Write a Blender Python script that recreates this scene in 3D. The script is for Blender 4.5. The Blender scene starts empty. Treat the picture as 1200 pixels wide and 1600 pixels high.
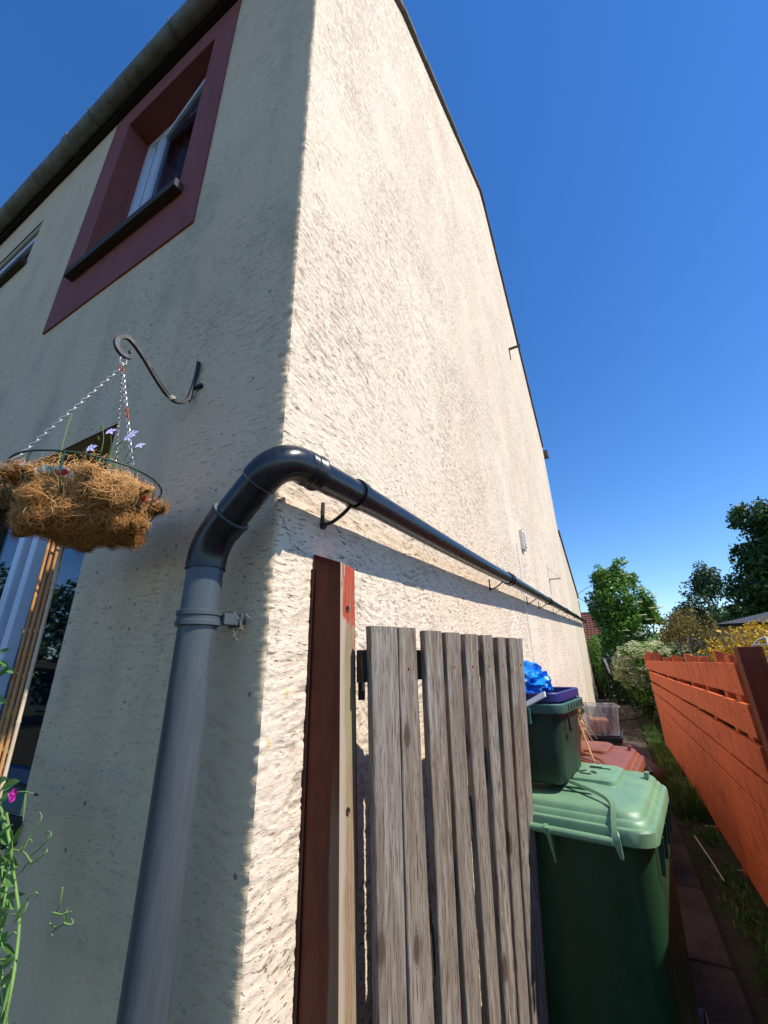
import bpy, bmesh, math, random
import numpy as np
from mathutils import Vector, Matrix
R = math.radians
random.seed(7); rng = np.random.default_rng(7)
S = bpy.context.scene; C = S.collection

# ------------------------------------------------------------ camera
CAM = np.array([0.8981139, -0.93988905, 1.55])
yaw, pit, rol = R(-27.753), R(20.943), R(-1.4736)
fw = np.array([math.sin(yaw)*math.cos(pit), math.cos(yaw)*math.cos(pit), math.sin(pit)])
rt = np.array([math.cos(yaw), -math.sin(yaw), 0.0]); up = np.cross(rt, fw)
r2 = math.cos(rol)*rt + math.sin(rol)*up; u2 = -math.sin(rol)*rt + math.cos(rol)*up
cd = bpy.data.cameras.new('camera'); cam = bpy.data.objects.new('camera', cd); C.objects.link(cam)
cam.matrix_world = Matrix(((r2[0], u2[0], -fw[0], CAM[0]), (r2[1], u2[1], -fw[1], CAM[1]), (r2[2], u2[2], -fw[2], CAM[2]), (0, 0, 0, 1)))
cd.sensor_fit = 'VERTICAL'; cd.sensor_height = 36; cd.lens = 626.4/1600*36
cd.clip_start = 0.02; cd.clip_end = 2000
S.camera = cam
# ------------------------------------------------------------ world, sun, exposure
SUN_EL, SUN_Y = 52.3, 0.03
w = bpy.data.worlds.new('World'); S.world = w; w.use_nodes = True
nt = w.node_tree; nt.nodes.clear()
sky = nt.nodes.new('ShaderNodeTexSky'); sky.sky_type = 'NISHITA'; sky.sun_disc = False
sky.sun_elevation = R(SUN_EL); sky.sun_rotation = R(88)
sky.altitude = 0; sky.air_density = 1.0; sky.dust_density = 0.0; sky.ozone_density = 4.0
bg = nt.nodes.new('ShaderNodeBackground'); bg.inputs[1].default_value = 0.14
wo = nt.nodes.new('ShaderNodeOutputWorld')
hs = nt.nodes.new('ShaderNodeHueSaturation'); hs.inputs['Hue'].default_value = .507; hs.inputs['Saturation'].default_value = 1.26; hs.inputs['Value'].default_value = 1.03
nt.links.new(sky.outputs[0], hs.inputs['Color']); nt.links.new(hs.outputs[0], bg.inputs[0]); nt.links.new(bg.outputs[0], wo.inputs[0])
sl = bpy.data.lights.new('sun', 'SUN'); sl.energy = 4.6; sl.angle = R(0.53); sl.color = (1, .94, .84)
so = bpy.data.objects.new('sun', sl); C.objects.link(so); so.location = (8, 0, 12)
sd = Vector((math.cos(R(SUN_EL)), SUN_Y, math.sin(R(SUN_EL))))
so.rotation_euler = sd.to_track_quat('Z', 'Y').to_euler()
vs = S.view_settings; vs.view_transform = 'Standard'; vs.look = 'None'; vs.exposure = 0.47; vs.gamma = 1; vs.use_curve_mapping = False
S.cycles.use_denoising = True; S.cycles.denoising_prefilter = 'ACCURATE'
S.cycles.max_bounces = 8; S.cycles.diffuse_bounces = 4; S.cycles.transparent_max_bounces = 12
S.cycles.sample_clamp_indirect = 6

# ------------------------------------------------------------ node helpers
class NM:
    def __init__(s, name, rough=.7, spec=.3, metal=0.):
        s.m = bpy.data.materials.new(name); s.m.use_nodes = True; s.t = s.m.node_tree; s.t.nodes.clear()
        s.o = s.t.nodes.new('ShaderNodeOutputMaterial'); s.b = s.t.nodes.new('ShaderNodeBsdfPrincipled')
        s.t.links.new(s.b.outputs[0], s.o.inputs[0])
        s.b.inputs['Roughness'].default_value = rough; s.b.inputs['Specular IOR Level'].default_value = spec
        s.b.inputs['Metallic'].default_value = metal; s.tc = s.t.nodes.new('ShaderNodeTexCoord')
    def set(s, sock, v):
        if isinstance(v, bpy.types.NodeSocket): s.t.links.new(v, sock)
        elif isinstance(v, (tuple, list)) and len(v) == 3 and sock.type == 'RGBA': sock.default_value = (*v, 1)
        else: sock.default_value = v
    def map(s, scale=(1, 1, 1), rot=(0, 0, 0), src=None, loc=(0, 0, 0)):
        n = s.t.nodes.new('ShaderNodeMapping'); s.t.links.new(src or s.tc.outputs['Object'], n.inputs[0])
        n.inputs['Scale'].default_value = scale; n.inputs['Rotation'].default_value = rot
        s.set(n.inputs['Location'], loc); return n.outputs[0]
    def noise(s, vec, scale=1, det=4, rough=.55, dist=0, lac=2.):
        n = s.t.nodes.new('ShaderNodeTexNoise'); s.t.links.new(vec, n.inputs['Vector'])
        n.inputs['Scale'].default_value = scale; n.inputs['Detail'].default_value = det
        n.inputs['Roughness'].default_value = rough; n.inputs['Distortion'].default_value = dist
        return n.outputs[0]
    def vor(s, vec, scale=1, feat='F1', out='Distance'):
        n = s.t.nodes.new('ShaderNodeTexVoronoi'); s.t.links.new(vec, n.inputs['Vector']); n.feature = feat
        n.inputs['Scale'].default_value = scale; return n.outputs[out]
    def rng(s, v, a, b, c=0., d=1., smooth=True):
        n = s.t.nodes.new('ShaderNodeMapRange'); n.interpolation_type = 'SMOOTHSTEP' if smooth else 'LINEAR'
        s.set(n.inputs[0], v); n.inputs[1].default_value = a; n.inputs[2].default_value = b
        n.inputs[3].default_value = c; n.inputs[4].default_value = d; return n.outputs[0]
    def mix(s, f, a, b, mode='MIX'):
        n = s.t.nodes.new('ShaderNodeMix'); n.data_type = 'RGBA'; n.blend_type = mode
        s.set(n.inputs[0], f); s.set(n.inputs[6], a); s.set(n.inputs[7], b); return n.outputs[2]
    def math(s, op, a, b=0.):
        n = s.t.nodes.new('ShaderNodeMath'); n.operation = op; s.set(n.inputs[0], a); s.set(n.inputs[1], b); return n.outputs[0]
    def bump(s, h, dist=.002, st=1., nrm=None):
        n = s.t.nodes.new('ShaderNodeBump'); s.t.links.new(h, n.inputs['Height']); n.inputs['Distance'].default_value = dist
        n.inputs['Strength'].default_value = st
        if nrm is not None: s.t.links.new(nrm, n.inputs['Normal'])
        return n.outputs[0]
    def sep(s, v):
        n = s.t.nodes.new('ShaderNodeSeparateXYZ'); s.t.links.new(v, n.inputs[0]); return n.outputs
    def rand(s):
        n = s.t.nodes.new('ShaderNodeObjectInfo'); return n.outputs['Random']
    def island(s):
        n = s.t.nodes.new('ShaderNodeNewGeometry'); return n.outputs['Random Per Island']
    def normal(s):
        n = s.t.nodes.new('ShaderNodeNewGeometry'); return n.outputs['True Normal']
    def attr(s, name):
        n = s.t.nodes.new('ShaderNodeAttribute'); n.attribute_name = name; return n.outputs['Fac']
    def out(s, col=None, nrm=None, rough=None):
        if col is not None: s.set(s.b.inputs['Base Color'], col)
        if nrm is not None: s.t.links.new(nrm, s.b.inputs['Normal'])
        if rough is not None: s.set(s.b.inputs['Roughness'], rough)
        return s.m

def render_mat(name, base, dirt, along='y', rough_amount=1.):
    a = NM(name, .9, .15)
    sc = (1, 26, 92) if along == 'y' else (26, 1, 92)
    o = a.tc.outputs['Object']
    wv = a.map((1, 1, 1)); warp = a.noise(wv, 3.5, 2)
    m = a.map(sc, rot=(R(-7), 0, 0) if along == 'y' else (0, R(5), 0))
    add = a.t.nodes.new('ShaderNodeVectorMath'); add.operation = 'ADD'; a.t.links.new(m, add.inputs[0])
    cmb = a.t.nodes.new('ShaderNodeCombineXYZ'); a.set(cmb.inputs[2], a.math('MULTIPLY', warp, 7.)); a.t.links.new(cmb.outputs[0], add.inputs[1])
    g = a.noise(add.outputs[0], 1, 3, .6)
    fine = a.noise(a.map((1, 1, 1)), 210, 3, .6)
    patch = a.noise(a.map((1, 1.3, .8)), 1.3, 3)
    big = a.noise(a.map((.5, .5, .25)), 1.1, 3)
    sc2 = (1, 46, 190) if along == 'y' else (46, 1, 190)
    m2 = a.map(sc2, rot=(R(-7), 0, 0) if along == 'y' else (0, R(5), 0)); add2 = a.t.nodes.new('ShaderNodeVectorMath'); add2.operation = 'ADD'; a.t.links.new(m2, add2.inputs[0])
    cmb2 = a.t.nodes.new('ShaderNodeCombineXYZ'); a.set(cmb2.inputs[2], a.math('MULTIPLY', warp, 12.)); a.t.links.new(cmb2.outputs[0], add2.inputs[1])
    gs = a.noise(add2.outputs[0], 1, 2, .6)
    gm = a.math('MULTIPLY', a.rng(g, .60, .64), a.rng(patch, .34, .56))
    gm = a.math('MAXIMUM', gm, a.math('MULTIPLY', a.rng(gs, .635, .67), a.rng(patch, .30, .6, .4, 1.)))
    m3 = a.map((1, 11, 85) if along == 'y' else (11, 1, 85), rot=(R(-7), 0, 0) if along == 'y' else (0, R(5), 0)); add3 = a.t.nodes.new('ShaderNodeVectorMath'); add3.operation = 'ADD'; a.t.links.new(m3, add3.inputs[0])
    cmb3 = a.t.nodes.new('ShaderNodeCombineXYZ'); a.set(cmb3.inputs[2], a.math('MULTIPLY', warp, 6.)); a.t.links.new(cmb3.outputs[0], add3.inputs[1])
    gl = a.noise(add3.outputs[0], 1, 4, .7); patch2 = a.noise(a.map((1, .9, .6), loc=(3, 7, 2)), 1.1, 3)
    gm = a.math('MAXIMUM', gm, a.math('MULTIPLY', a.rng(gl, .60, .625), a.rng(patch2, .44, .56)))
    dep = a.attr('dep')
    c = a.mix(a.rng(big, .35, .7), base, tuple(x*y for x, y in zip(base, (.97, .92, .88))))
    c = a.mix(a.math('MULTIPLY', a.rng(patch, .5, .75), .22), c, tuple(x*y for x, y in zip(base, (.88, .82, .77))))
    c = a.mix(a.math('MULTIPLY', gm, 1.0*rough_amount), c, dirt)
    c = a.mix(a.math('MULTIPLY', dep, .75), c, dirt)
    c = a.mix(a.math('MULTIPLY', a.rng(fine, .35, .65), .12), c, tuple(x*.6 for x in base))
    h = a.math('SUBTRACT', a.math('MULTIPLY', fine, .30), a.math('MULTIPLY', gm, 1.0*rough_amount))
    med = a.noise(add.outputs[0], .45, 4, .65); med2 = a.noise(add2.outputs[0], .33, 3, .6)
    h = a.math('ADD', h, a.math('ADD', a.math('MULTIPLY', a.rng(med, .50, .56), .22), a.math('MULTIPLY', a.rng(med2, .54, .62), .16)))
    return a, c, h

a, c, h = render_mat('cream_render_gable', (.775, .66, .52), (.18, .115, .075), 'y')
# peeled yellow flakes low on the gable near the corner
fl = a.noise(a.map((1, 1, .7)), 9, 3); zz = a.sep(a.tc.outputs['Object'])
fm = a.math('MULTIPLY', a.rng(fl, .66, .70), a.math('MULTIPLY', a.rng(zz[2], 2.2, 1.7), a.rng(zz[1], .5, .2)))
c = a.mix(a.math('MULTIPLY', fm, .8), c, (.62, .50, .22))
M_GABLE = a.out(c, a.bump(h, .0019, .9))
a, c, h = render_mat('cream_render_facade', (.76, .585, .39), (.14, .10, .065), 'x', .6)
zz = a.sep(a.tc.outputs['Object'])
grn = a.noise(a.map((1, 1, .6)), 1.7, 3)
c = a.mix(a.math('MULTIPLY', a.rng(zz[2], 2.4, .6), .5), c, (.56, .47, .27))      # olive tint growing towards the foot of the wall
c = a.mix(a.math('MULTIPLY', a.rng(grn, .5, .7), .35), c, (.33, .29, .21))
vst = a.noise(a.map((2.2, 1, .22)), 1.6, 4, .6); c = a.mix(a.math('MULTIPLY', a.rng(vst, .48, .68), .22), c, (.40, .31, .22)); c = a.mix(a.math('MULTIPLY', a.rng(vst, .47, .36), .22), c, (.70, .58, .43))
spots = a.vor(a.map((1, 1, 1)), 11); c = a.mix(a.math('MULTIPLY', a.rng(spots, .10, .05), .7), c, (.09, .08, .07))
M_FACADE = a.out(c, a.bump(h, .0024, .6))
a = NM('smooth_cream_render', .85, .2); n1 = a.noise(a.map(), 2.5, 4)
M_SMOOTH = a.out(a.mix(n1, (.55, .46, .32), (.62, .54, .40)), a.bump(a.noise(a.map(), 60, 3), .002, .4))
a = NM('red_masonry_paint', .75, .25); n1 = a.noise(a.map(), 3, 4); n2 = a.noise(a.map(), 70, 3); n3 = a.noise(a.map((1, 1, .12)), 14, 4, .65)
c = a.mix(n1, (.215, .055, .045), (.30, .090, .070)); c = a.mix(a.math('MULTIPLY', a.rng(n3, .52, .70), .5), c, (.12, .045, .04)); c = a.mix(a.math('MULTIPLY', a.rng(n2, .68, .74), .6), c, (.36, .22, .18))
M_RED = a.out(c, a.bump(a.math('ADD', n2, a.noise(a.map((1, 1, 3)), 25, 3)), .003, .6))
def plain(name, col, rough=.5, spec=.5, metal=0, var=.12, bs=40, bd=.0006):
    a = NM(name, rough, spec, metal); n = a.noise(a.map(), 6, 5, .65); n2 = a.noise(a.map(), bs, 4)
    c = a.mix(n, tuple(x*(1-var) for x in col), tuple(min(1, x*(1+var)) for x in col))
    return a.out(c, a.bump(n2, bd, .6), a.rng(n, .3, .7, max(0, rough-.08), min(1, rough+.1)))
M_WHITE = plain('white_painted_frame', (.62, .68, .78), .35, .5, var=.05)
M_SLATE = plain('dark_slate_sill', (.055, .045, .04), .8, .3, var=.4)
M_BLACK = plain('black_painted_iron', (.012, .012, .013), .5, .5, var=.3, bs=150, bd=.0008)
M_DARKWOOD = plain('dark_fascia', (.02, .017, .015), .8, .2, var=.3)
M_PLASTER = plain('brown_reveal_render', (.38, .29, .18), .9, .2)
M_ROOM = plain('dark_room', (.03, .03, .03), .9, .1)
M_SEAL = plain('pale_rubber_seal', (.11, .11, .115), .5)
M_CLIP = plain('grey_plastic_bracket', (.06, .075, .085), .4, .4)
a = NM('mossy_gutter', .8, .25); n1 = a.noise(a.map(), 7, 5, .7); n2 = a.noise(a.map((1, 1, 1)), 30, 4)
c = a.mix(a.rng(n1, .4, .62), (.21, .22, .215), (.14, .15, .13)); c = a.mix(a.rng(n2, .63, .72), c, (.06, .06, .045))
M_GUTTER = a.out(c, a.bump(n2, .0015, .5))
# anthracite pipe: dusty, scuffed
a = NM('anthracite_pipe', .3, .5); n1 = a.noise(a.map((1, 1, .25)), 14, 5, .7); n2 = a.noise(a.map((1, 1, .4)), 180, 3)
c = a.mix(a.rng(n1, .45, .75), (.010, .013, .017), (.022, .025, .030)); c = a.mix(a.rng(n2, .68, .75), c, (.12, .11, .10))
M_PIPE = a.out(c, a.bump(n1, .0004, .5), a.rng(n1, .3, .75, .22, .38))
a = NM('anthracite_downpipe', .42, .5); n1 = a.noise(a.map((1, 1, .12)), 16, 5, .7); n2 = a.noise(a.map((1, 1, .3)), 120, 3)
c = a.mix(a.rng(n1, .35, .75), (.050, .062, .074), (.082, .096, .106)); c = a.mix(a.rng(n2, .70, .76), c, (.2, .18, .16))
M_DOWN = a.out(c, a.bump(n1, .0004, .5), a.rng(n1, .3, .7, .27, .40))

def glass(name='window_glass', tint=(.6, .66, .75), ior=1.33):
    m = bpy.data.materials.new(name); m.use_nodes = True; t = m.node_tree; t.nodes.clear()
    o = t.nodes.new('ShaderNodeOutputMaterial'); mx = t.nodes.new('ShaderNodeMixShader'); fr = t.nodes.new('ShaderNodeFresnel'); fr.inputs[0].default_value = ior
    tr = t.nodes.new('ShaderNodeBsdfTransparent'); tr.inputs[0].default_value = (*tint, 1); gl = t.nodes.new('ShaderNodeBsdfGlossy'); gl.inputs['Roughness'].default_value = .02
    sc_ = t.nodes.new('ShaderNodeMath'); sc_.operation = 'MULTIPLY'; sc_.inputs[1].default_value = .45; t.links.new(fr.outputs[0], sc_.inputs[0]); t.links.new(sc_.outputs[0], mx.inputs[0]); t.links.new(tr.outputs[0], mx.inputs[1]); t.links.new(gl.outputs[0], mx.inputs[2]); t.links.new(mx.outputs[0], o.inputs[0])
    return m
M_GLASS = glass()

def wood(name, axis, cols, streak, knots=None, rough=.85, bd=.0012, fine=1.):
    a = NM(name, rough, .2)
    r = a.rand(); off = a.t.nodes.new('ShaderNodeCombineXYZ')
    for i in range(3): a.set(off.inputs[i], a.math('MULTIPLY', r, 37.3+11*i))
    sc = {'x': (.05, 1, 1), 'y': (1, .05, 1), 'z': (1, 1, .05)}[axis]
    add = a.t.nodes.new('ShaderNodeVectorMath'); add.operation = 'ADD'; a.t.links.new(a.tc.outputs['Object'], add.inputs[0]); a.t.links.new(off.outputs[0], add.inputs[1])
    v = add.outputs[0]
    g1 = a.noise(a.map(sc, src=v), 55*fine, 4, .65, .35); g2 = a.noise(a.map(sc, src=v), 230*fine, 3, .7, .2); g3 = a.noise(a.map(tuple(x if x == 1 else .25 for x in sc), src=v), 5, 3)
    c = a.mix(a.rng(g3, .35, .65), cols[0], cols[1]); c = a.mix(a.rng(g1, .42, .68), c, cols[2]); c = a.mix(a.math('MULTIPLY', a.rng(g2, .50, .62), .9), c, streak)
    r2_ = a.math('FRACT', a.math('MULTIPLY', r, 7.31)); c = a.mix(a.math('MULTIPLY', r2_, .38), c, tuple(x*y for x, y in zip(cols[1], (.85, .8, .75))))
    c = a.mix(a.math('MULTIPLY', r, .3), c, tuple(x*.6 for x in cols[0]))
    hgt = a.math('ADD', a.math('MULTIPLY', g2, .6), g1)
    if knots:
        kn = a.vor(a.map(tuple(x if x == 1 else .35 for x in sc), src=v), 9.0); km = a.rng(kn, .15, .08)
        ring = a.math('SINE', a.math('MULTIPLY', kn, 190.)); c = a.mix(a.math('MULTIPLY', a.rng(kn, .22, .10), a.rng(ring, -.2, .8, 0, .45)), c, streak)
        c = a.mix(km, c, knots)
    return a, c, hgt
a, c, hgt = wood('weathered_grey_board', 'z', ((.28, .24, .20), (.205, .15, .105), (.38, .35, .31)), (.045, .035, .028), (.09, .06, .045))
M_GATE = a.out(c, a.bump(hgt, .0016, .9))
a, c, hgt = wood('orange_fence_stain', 'y', ((.58, .13, .05), (.50, .105, .042), (.64, .165, .065)), (.30, .065, .025), (.24, .05, .02), .75)
sm = a.noise(a.map((1, 2.2, .9), rot=(R(35), 0, 0)), 5, 4, .6, .4); c = a.mix(.5, c, (.70, .145, .046))
c = a.mix(a.math('MULTIPLY', a.rng(sm, .46, .66), .8), c, (.36, .07, .024)); sc_ = a.noise(a.map((1, .15, 1)), 60, 4, .7); c = a.mix(a.math('MULTIPLY', a.rng(sc_, .64, .72), .5), c, (.62, .30, .17))
M_FENCE = a.out(c, a.bump(hgt, .0012, .8))
a, c, hgt = wood('dark_red_fence_post', 'z', ((.20, .045, .022), (.15, .034, .018), (.26, .06, .03)), (.07, .025, .015), None, .75)
M_FPOST = a.out(c, a.bump(hgt, .0012, .8))
# red post on the wall: mahogany front, orange-red paint worn off the sunny side
a, c, hgt = wood('worn_red_post', 'z', ((.36, .255, .16), (.28, .20, .12), (.42, .32, .22)), (.15, .09, .05), None, .6, fine=.8)
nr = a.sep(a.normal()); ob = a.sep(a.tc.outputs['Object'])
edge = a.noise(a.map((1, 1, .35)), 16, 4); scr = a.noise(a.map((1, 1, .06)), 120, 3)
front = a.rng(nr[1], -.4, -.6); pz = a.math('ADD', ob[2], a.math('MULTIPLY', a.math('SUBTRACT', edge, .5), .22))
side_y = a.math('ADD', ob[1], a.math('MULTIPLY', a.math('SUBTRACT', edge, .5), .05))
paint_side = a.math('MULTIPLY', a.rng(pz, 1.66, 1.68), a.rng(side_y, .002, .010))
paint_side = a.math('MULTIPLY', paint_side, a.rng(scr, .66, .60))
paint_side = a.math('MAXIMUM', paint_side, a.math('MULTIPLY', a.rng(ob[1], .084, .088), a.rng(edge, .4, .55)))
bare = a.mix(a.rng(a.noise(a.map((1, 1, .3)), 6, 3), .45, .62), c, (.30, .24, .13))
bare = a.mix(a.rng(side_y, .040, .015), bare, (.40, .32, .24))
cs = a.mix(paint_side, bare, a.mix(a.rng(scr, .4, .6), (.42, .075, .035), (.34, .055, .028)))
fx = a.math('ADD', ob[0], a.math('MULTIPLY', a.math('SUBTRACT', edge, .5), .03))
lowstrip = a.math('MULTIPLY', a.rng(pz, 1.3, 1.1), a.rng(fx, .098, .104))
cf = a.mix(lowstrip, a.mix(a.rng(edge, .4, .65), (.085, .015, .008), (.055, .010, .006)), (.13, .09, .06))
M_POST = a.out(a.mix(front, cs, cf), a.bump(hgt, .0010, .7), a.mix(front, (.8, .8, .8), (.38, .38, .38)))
a = NM('gate_edge_dark', .9, .1); M_RAIL = a.out((.05, .04, .03))

def bin_mat(name, col, scuff, rough=.42):
    a = NM(name, rough, .45); n1 = a.noise(a.map((1, 1, .4)), 9, 5, .7); n2 = a.noise(a.map(rot=(.5, .3, 0), src=a.tc.outputs['Object'], scale=(6, 1, 1)), 60, 3, .7)
    c = a.mix(a.rng(n1, .35, .7), col, tuple(x*1.15 for x in col)); c = a.mix(a.math('MULTIPLY', a.rng(n2, .66, .72), .6), c, scuff)
    sp = a.vor(a.map(), 55); c = a.mix(a.math('MULTIPLY', a.rng(sp, .12, .06), .5), c, scuff)
    return a.out(c, a.bump(a.noise(a.map(), 300, 2), .0004, .5), a.rng(n1, .3, .7, rough-.08, rough+.14))
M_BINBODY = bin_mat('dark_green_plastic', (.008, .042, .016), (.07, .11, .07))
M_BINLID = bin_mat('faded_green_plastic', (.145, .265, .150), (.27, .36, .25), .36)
M_BOX = bin_mat('bottle_green_plastic', (.010, .032, .021), (.09, .12, .09))
M_BOXRIM = bin_mat('grey_green_plastic', (.04, .10, .08), (.2, .26, .22))
M_NAVY = bin_mat('navy_plastic', (.020, .020, .13), (.10, .10, .30))
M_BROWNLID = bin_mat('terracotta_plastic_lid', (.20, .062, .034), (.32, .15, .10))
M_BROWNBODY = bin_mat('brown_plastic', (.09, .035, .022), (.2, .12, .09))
M_POT = bin_mat('terracotta_pot_plastic', (.42, .16, .085), (.5, .3, .2))
M_BLACKTUB = bin_mat('black_tub_plastic', (.02, .02, .02), (.07, .07, .06))
a = NM('blue_polythene', .25, .6); n1 = a.noise(a.map(), 14, 4); n2 = a.vor(a.map(), 38)
c = a.mix(a.rng(n1, .4, .6), (.005, .14, .62), (.01, .30, .85)); c = a.mix(a.rng(n2, .22, .12), c, (.35, .75, .95))
a.b.inputs['Transmission Weight'].default_value = .1
M_BAG = a.out(c, a.bump(a.noise(a.map(), 45, 4), .004, .8))
M_GREYCLOTH = plain('grey_woven_bag', (.22, .19, .17), .9, .1, var=.25, bs=200)
M_CLEAR = glass('clear_plastic', (.72, .74, .76))
M_CANE = plain('bamboo_cane', (.50, .235, .075), .5, .4, var=.3)
M_CANEPALE = plain('pale_bamboo_cane', (.60, .46, .32), .5, .4, var=.2)
M_CHAIN = plain('steel_chain', (.52, .50, .47), .35, .5, .7, var=.3)
M_RUST = plain('rusty_link', (.35, .11, .04), .7, .3, .2, var=.3)
M_WIRE = plain('green_coated_wire', (.018, .05, .035), .45, .5, var=.3)
a = NM('black_hook_iron', .45, .5, .3); n1 = a.noise(a.map(), 30, 4)
M_HOOK = a.out(a.mix(a.rng(n1, .4, .7), (.03, .03, .032), (.09, .09, .095)), a.bump(n1, .001, .6))
M_ROPE = plain('pale_frayed_string', (.5, .46, .38), .9, .1)
M_HEDGEMETAL = plain('dark_garden_wire', (.02, .022, .022), .5)
M_PALEHOOP = plain('pale_garden_hoop', (.35, .38, .36), .5)
M_CONC = plain('paving', (.12, .10, .085), .9, .2)
a = NM('concrete_path', .9, .2); n1 = a.noise(a.map(), 3, 5, .65); n2 = a.noise(a.map(), 70, 4); r = a.rand()
c = a.mix(a.rng(n1, .35, .65), (.085, .060, .043), (.052, .038, .027)); c = a.mix(a.rng(n2, .6, .72), c, (.17, .15, .12))
c = a.mix(a.math('MULTIPLY', r, .3), c, (.055, .05, .035)); ob = a.sep(a.tc.outputs['Object'])
M_SLAB = a.out(c, a.bump(a.math('ADD', n2, n1), .004, .7))
a = NM('garden_soil', .95, .1); n1 = a.noise(a.map(), 4, 5, .7); n2 = a.noise(a.map(), 45, 5, .7)
c = a.mix(a.rng(n1, .4, .6), (.055, .040, .028), (.045, .055, .022)); c = a.mix(a.rng(n2, .58, .7), c, (.11, .09, .06))
M_SOIL = a.out(c, a.bump(n2, .015, .8))
def leafmat(name, cols, rough=.5, trans=.25):
    a = NM(name, rough, .35); r = a.island(); ramp = a.t.nodes.new('ShaderNodeValToRGB'); a.t.links.new(r, ramp.inputs[0])
    e = ramp.color_ramp.elements; e[0].color = (*cols[0], 1); e[0].position = 0; e[1].color = (*cols[-1], 1); e[1].position = 1
    for i, cc in enumerate(cols[1:-1]): k = e.new((i+1)/(len(cols)-1)); k.color = (*cc, 1)
    a.b.inputs['Base Color'].default_value = (0, 0, 0, 1); a.set(a.b.inputs['Base Color'], ramp.outputs[0])
    t = a.t; tl = t.nodes.new('ShaderNodeBsdfTranslucent'); t.links.new(ramp.outputs[0], tl.inputs[0]); mx = t.nodes.new('ShaderNodeMixShader'); mx.inputs[0].default_value = trans
    t.links.new(a.b.outputs[0], mx.inputs[1]); t.links.new(tl.outputs[0], mx.inputs[2]); t.links.new(mx.outputs[0], a.o.inputs[0])
    return a.m
L_ELDER = leafmat('elder_leaves', [(.06, .15, .02), (.13, .28, .035), (.22, .40, .06)], .45, .35)
L_DARK = leafmat('dark_tree_leaves', [(.018, .05, .012), (.04, .10, .02), (.085, .17, .035)])
L_MID = leafmat('grey_green_tree_leaves', [(.03, .065, .022), (.06, .11, .035), (.12, .19, .06)])
L_CREAM = leafmat('cream_blossom', [(.62, .64, .38), (.82, .82, .60), (.88, .87, .72)], .7, .45)
L_CONIF = leafmat('olive_conifer_sprays', [(.10, .085, .02), (.19, .15, .035), (.27, .20, .05)], .6)
L_YELLOW = leafmat('golden_privet_leaves', [(.26, .22, .02), (.58, .36, .02), (.75, .46, .03), (.18, .22, .02)], .5)
L_IVY = leafmat('dark_ivy_leaves', [(.012, .03, .008), (.03, .07, .015)], .4)
L_GRASS = leafmat('grass_blades', [(.05, .10, .015), (.10, .19, .03), (.16, .22, .05)], .5)
L_PEA = leafmat('sweet_pea_leaves', [(.10, .22, .05), (.16, .33, .08), (.22, .40, .13)], .5, .3)
L_COIR = leafmat('coir_fibres', [(.40, .17, .045), (.62, .30, .085), (.78, .48, .19), (.26, .10, .03)], .7, .15)
a = NM('coir_mat', .95, .05); n1 = a.noise(a.map(), 120, 4, .7); M_COIR = a.out(a.mix(a.rng(n1, .35, .65), (.10, .040, .012), (.36, .17, .055)), a.bump(n1, .006, 1))
L_DRY = leafmat('dried_stems', [(.50, .24, .10), (.62, .36, .18), (.42, .17, .07)], .7)
M_LILAC = plain('lilac_petal', (.55, .50, .80), .6, .2); M_PINK = plain('magenta_petal', (.62, .03, .38), .6, .2); M_PINKPALE = plain('pale_pink_petal', (.8, .45, .40), .6, .2)
M_STEM = plain('green_stem', (.16, .28, .08), .6, .2); M_BARK = plain('bark', (.07, .055, .04), .9, .1, var=.3, bs=25, bd=.01)
a = NM('printed_compost_bag', .35, .4); n1 = a.noise(a.map((1, 1, 1)), 16, 1); n2 = a.noise(a.map((1, 1, 1), loc=(4, 4, 4)), 18, 1)
c = a.mix(a.rng(n1, .52, .54), (.62, .04, .03), (.72, .72, .70)); c = a.mix(a.rng(n2, .58, .60), c, (.30, .52, .46)); M_PRINT = a.out(c)
a = NM('roof_slate', .8, .3); n1 = a.noise(a.map((1, 1, 1)), 9, 4); M_ROOF = a.out(a.mix(n1, (.05, .05, .055), (.10, .10, .105)), a.bump(n1, .006, .5))
M_TILE = plain('red_roof_tile', (.16, .06, .045), .8, .2, var=.35)
M_COPE = plain('stone_coping', (.13, .105, .085), .9, .2, var=.35, bs=30, bd=.004)
M_GSHINGLE = plain('grey_shingle', (.11, .115, .13), .85, .2, var=.2)
M_SHEDWALL = plain('shed_boards', (.05, .025, .018), .9, .1, var=.3)
M_BLUEGREY = plain('blue_grey_board', (.06, .085, .12), .8, .2)
M_VENT = plain('white_plastic_vent', (.72, .70, .66), .5)

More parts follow.
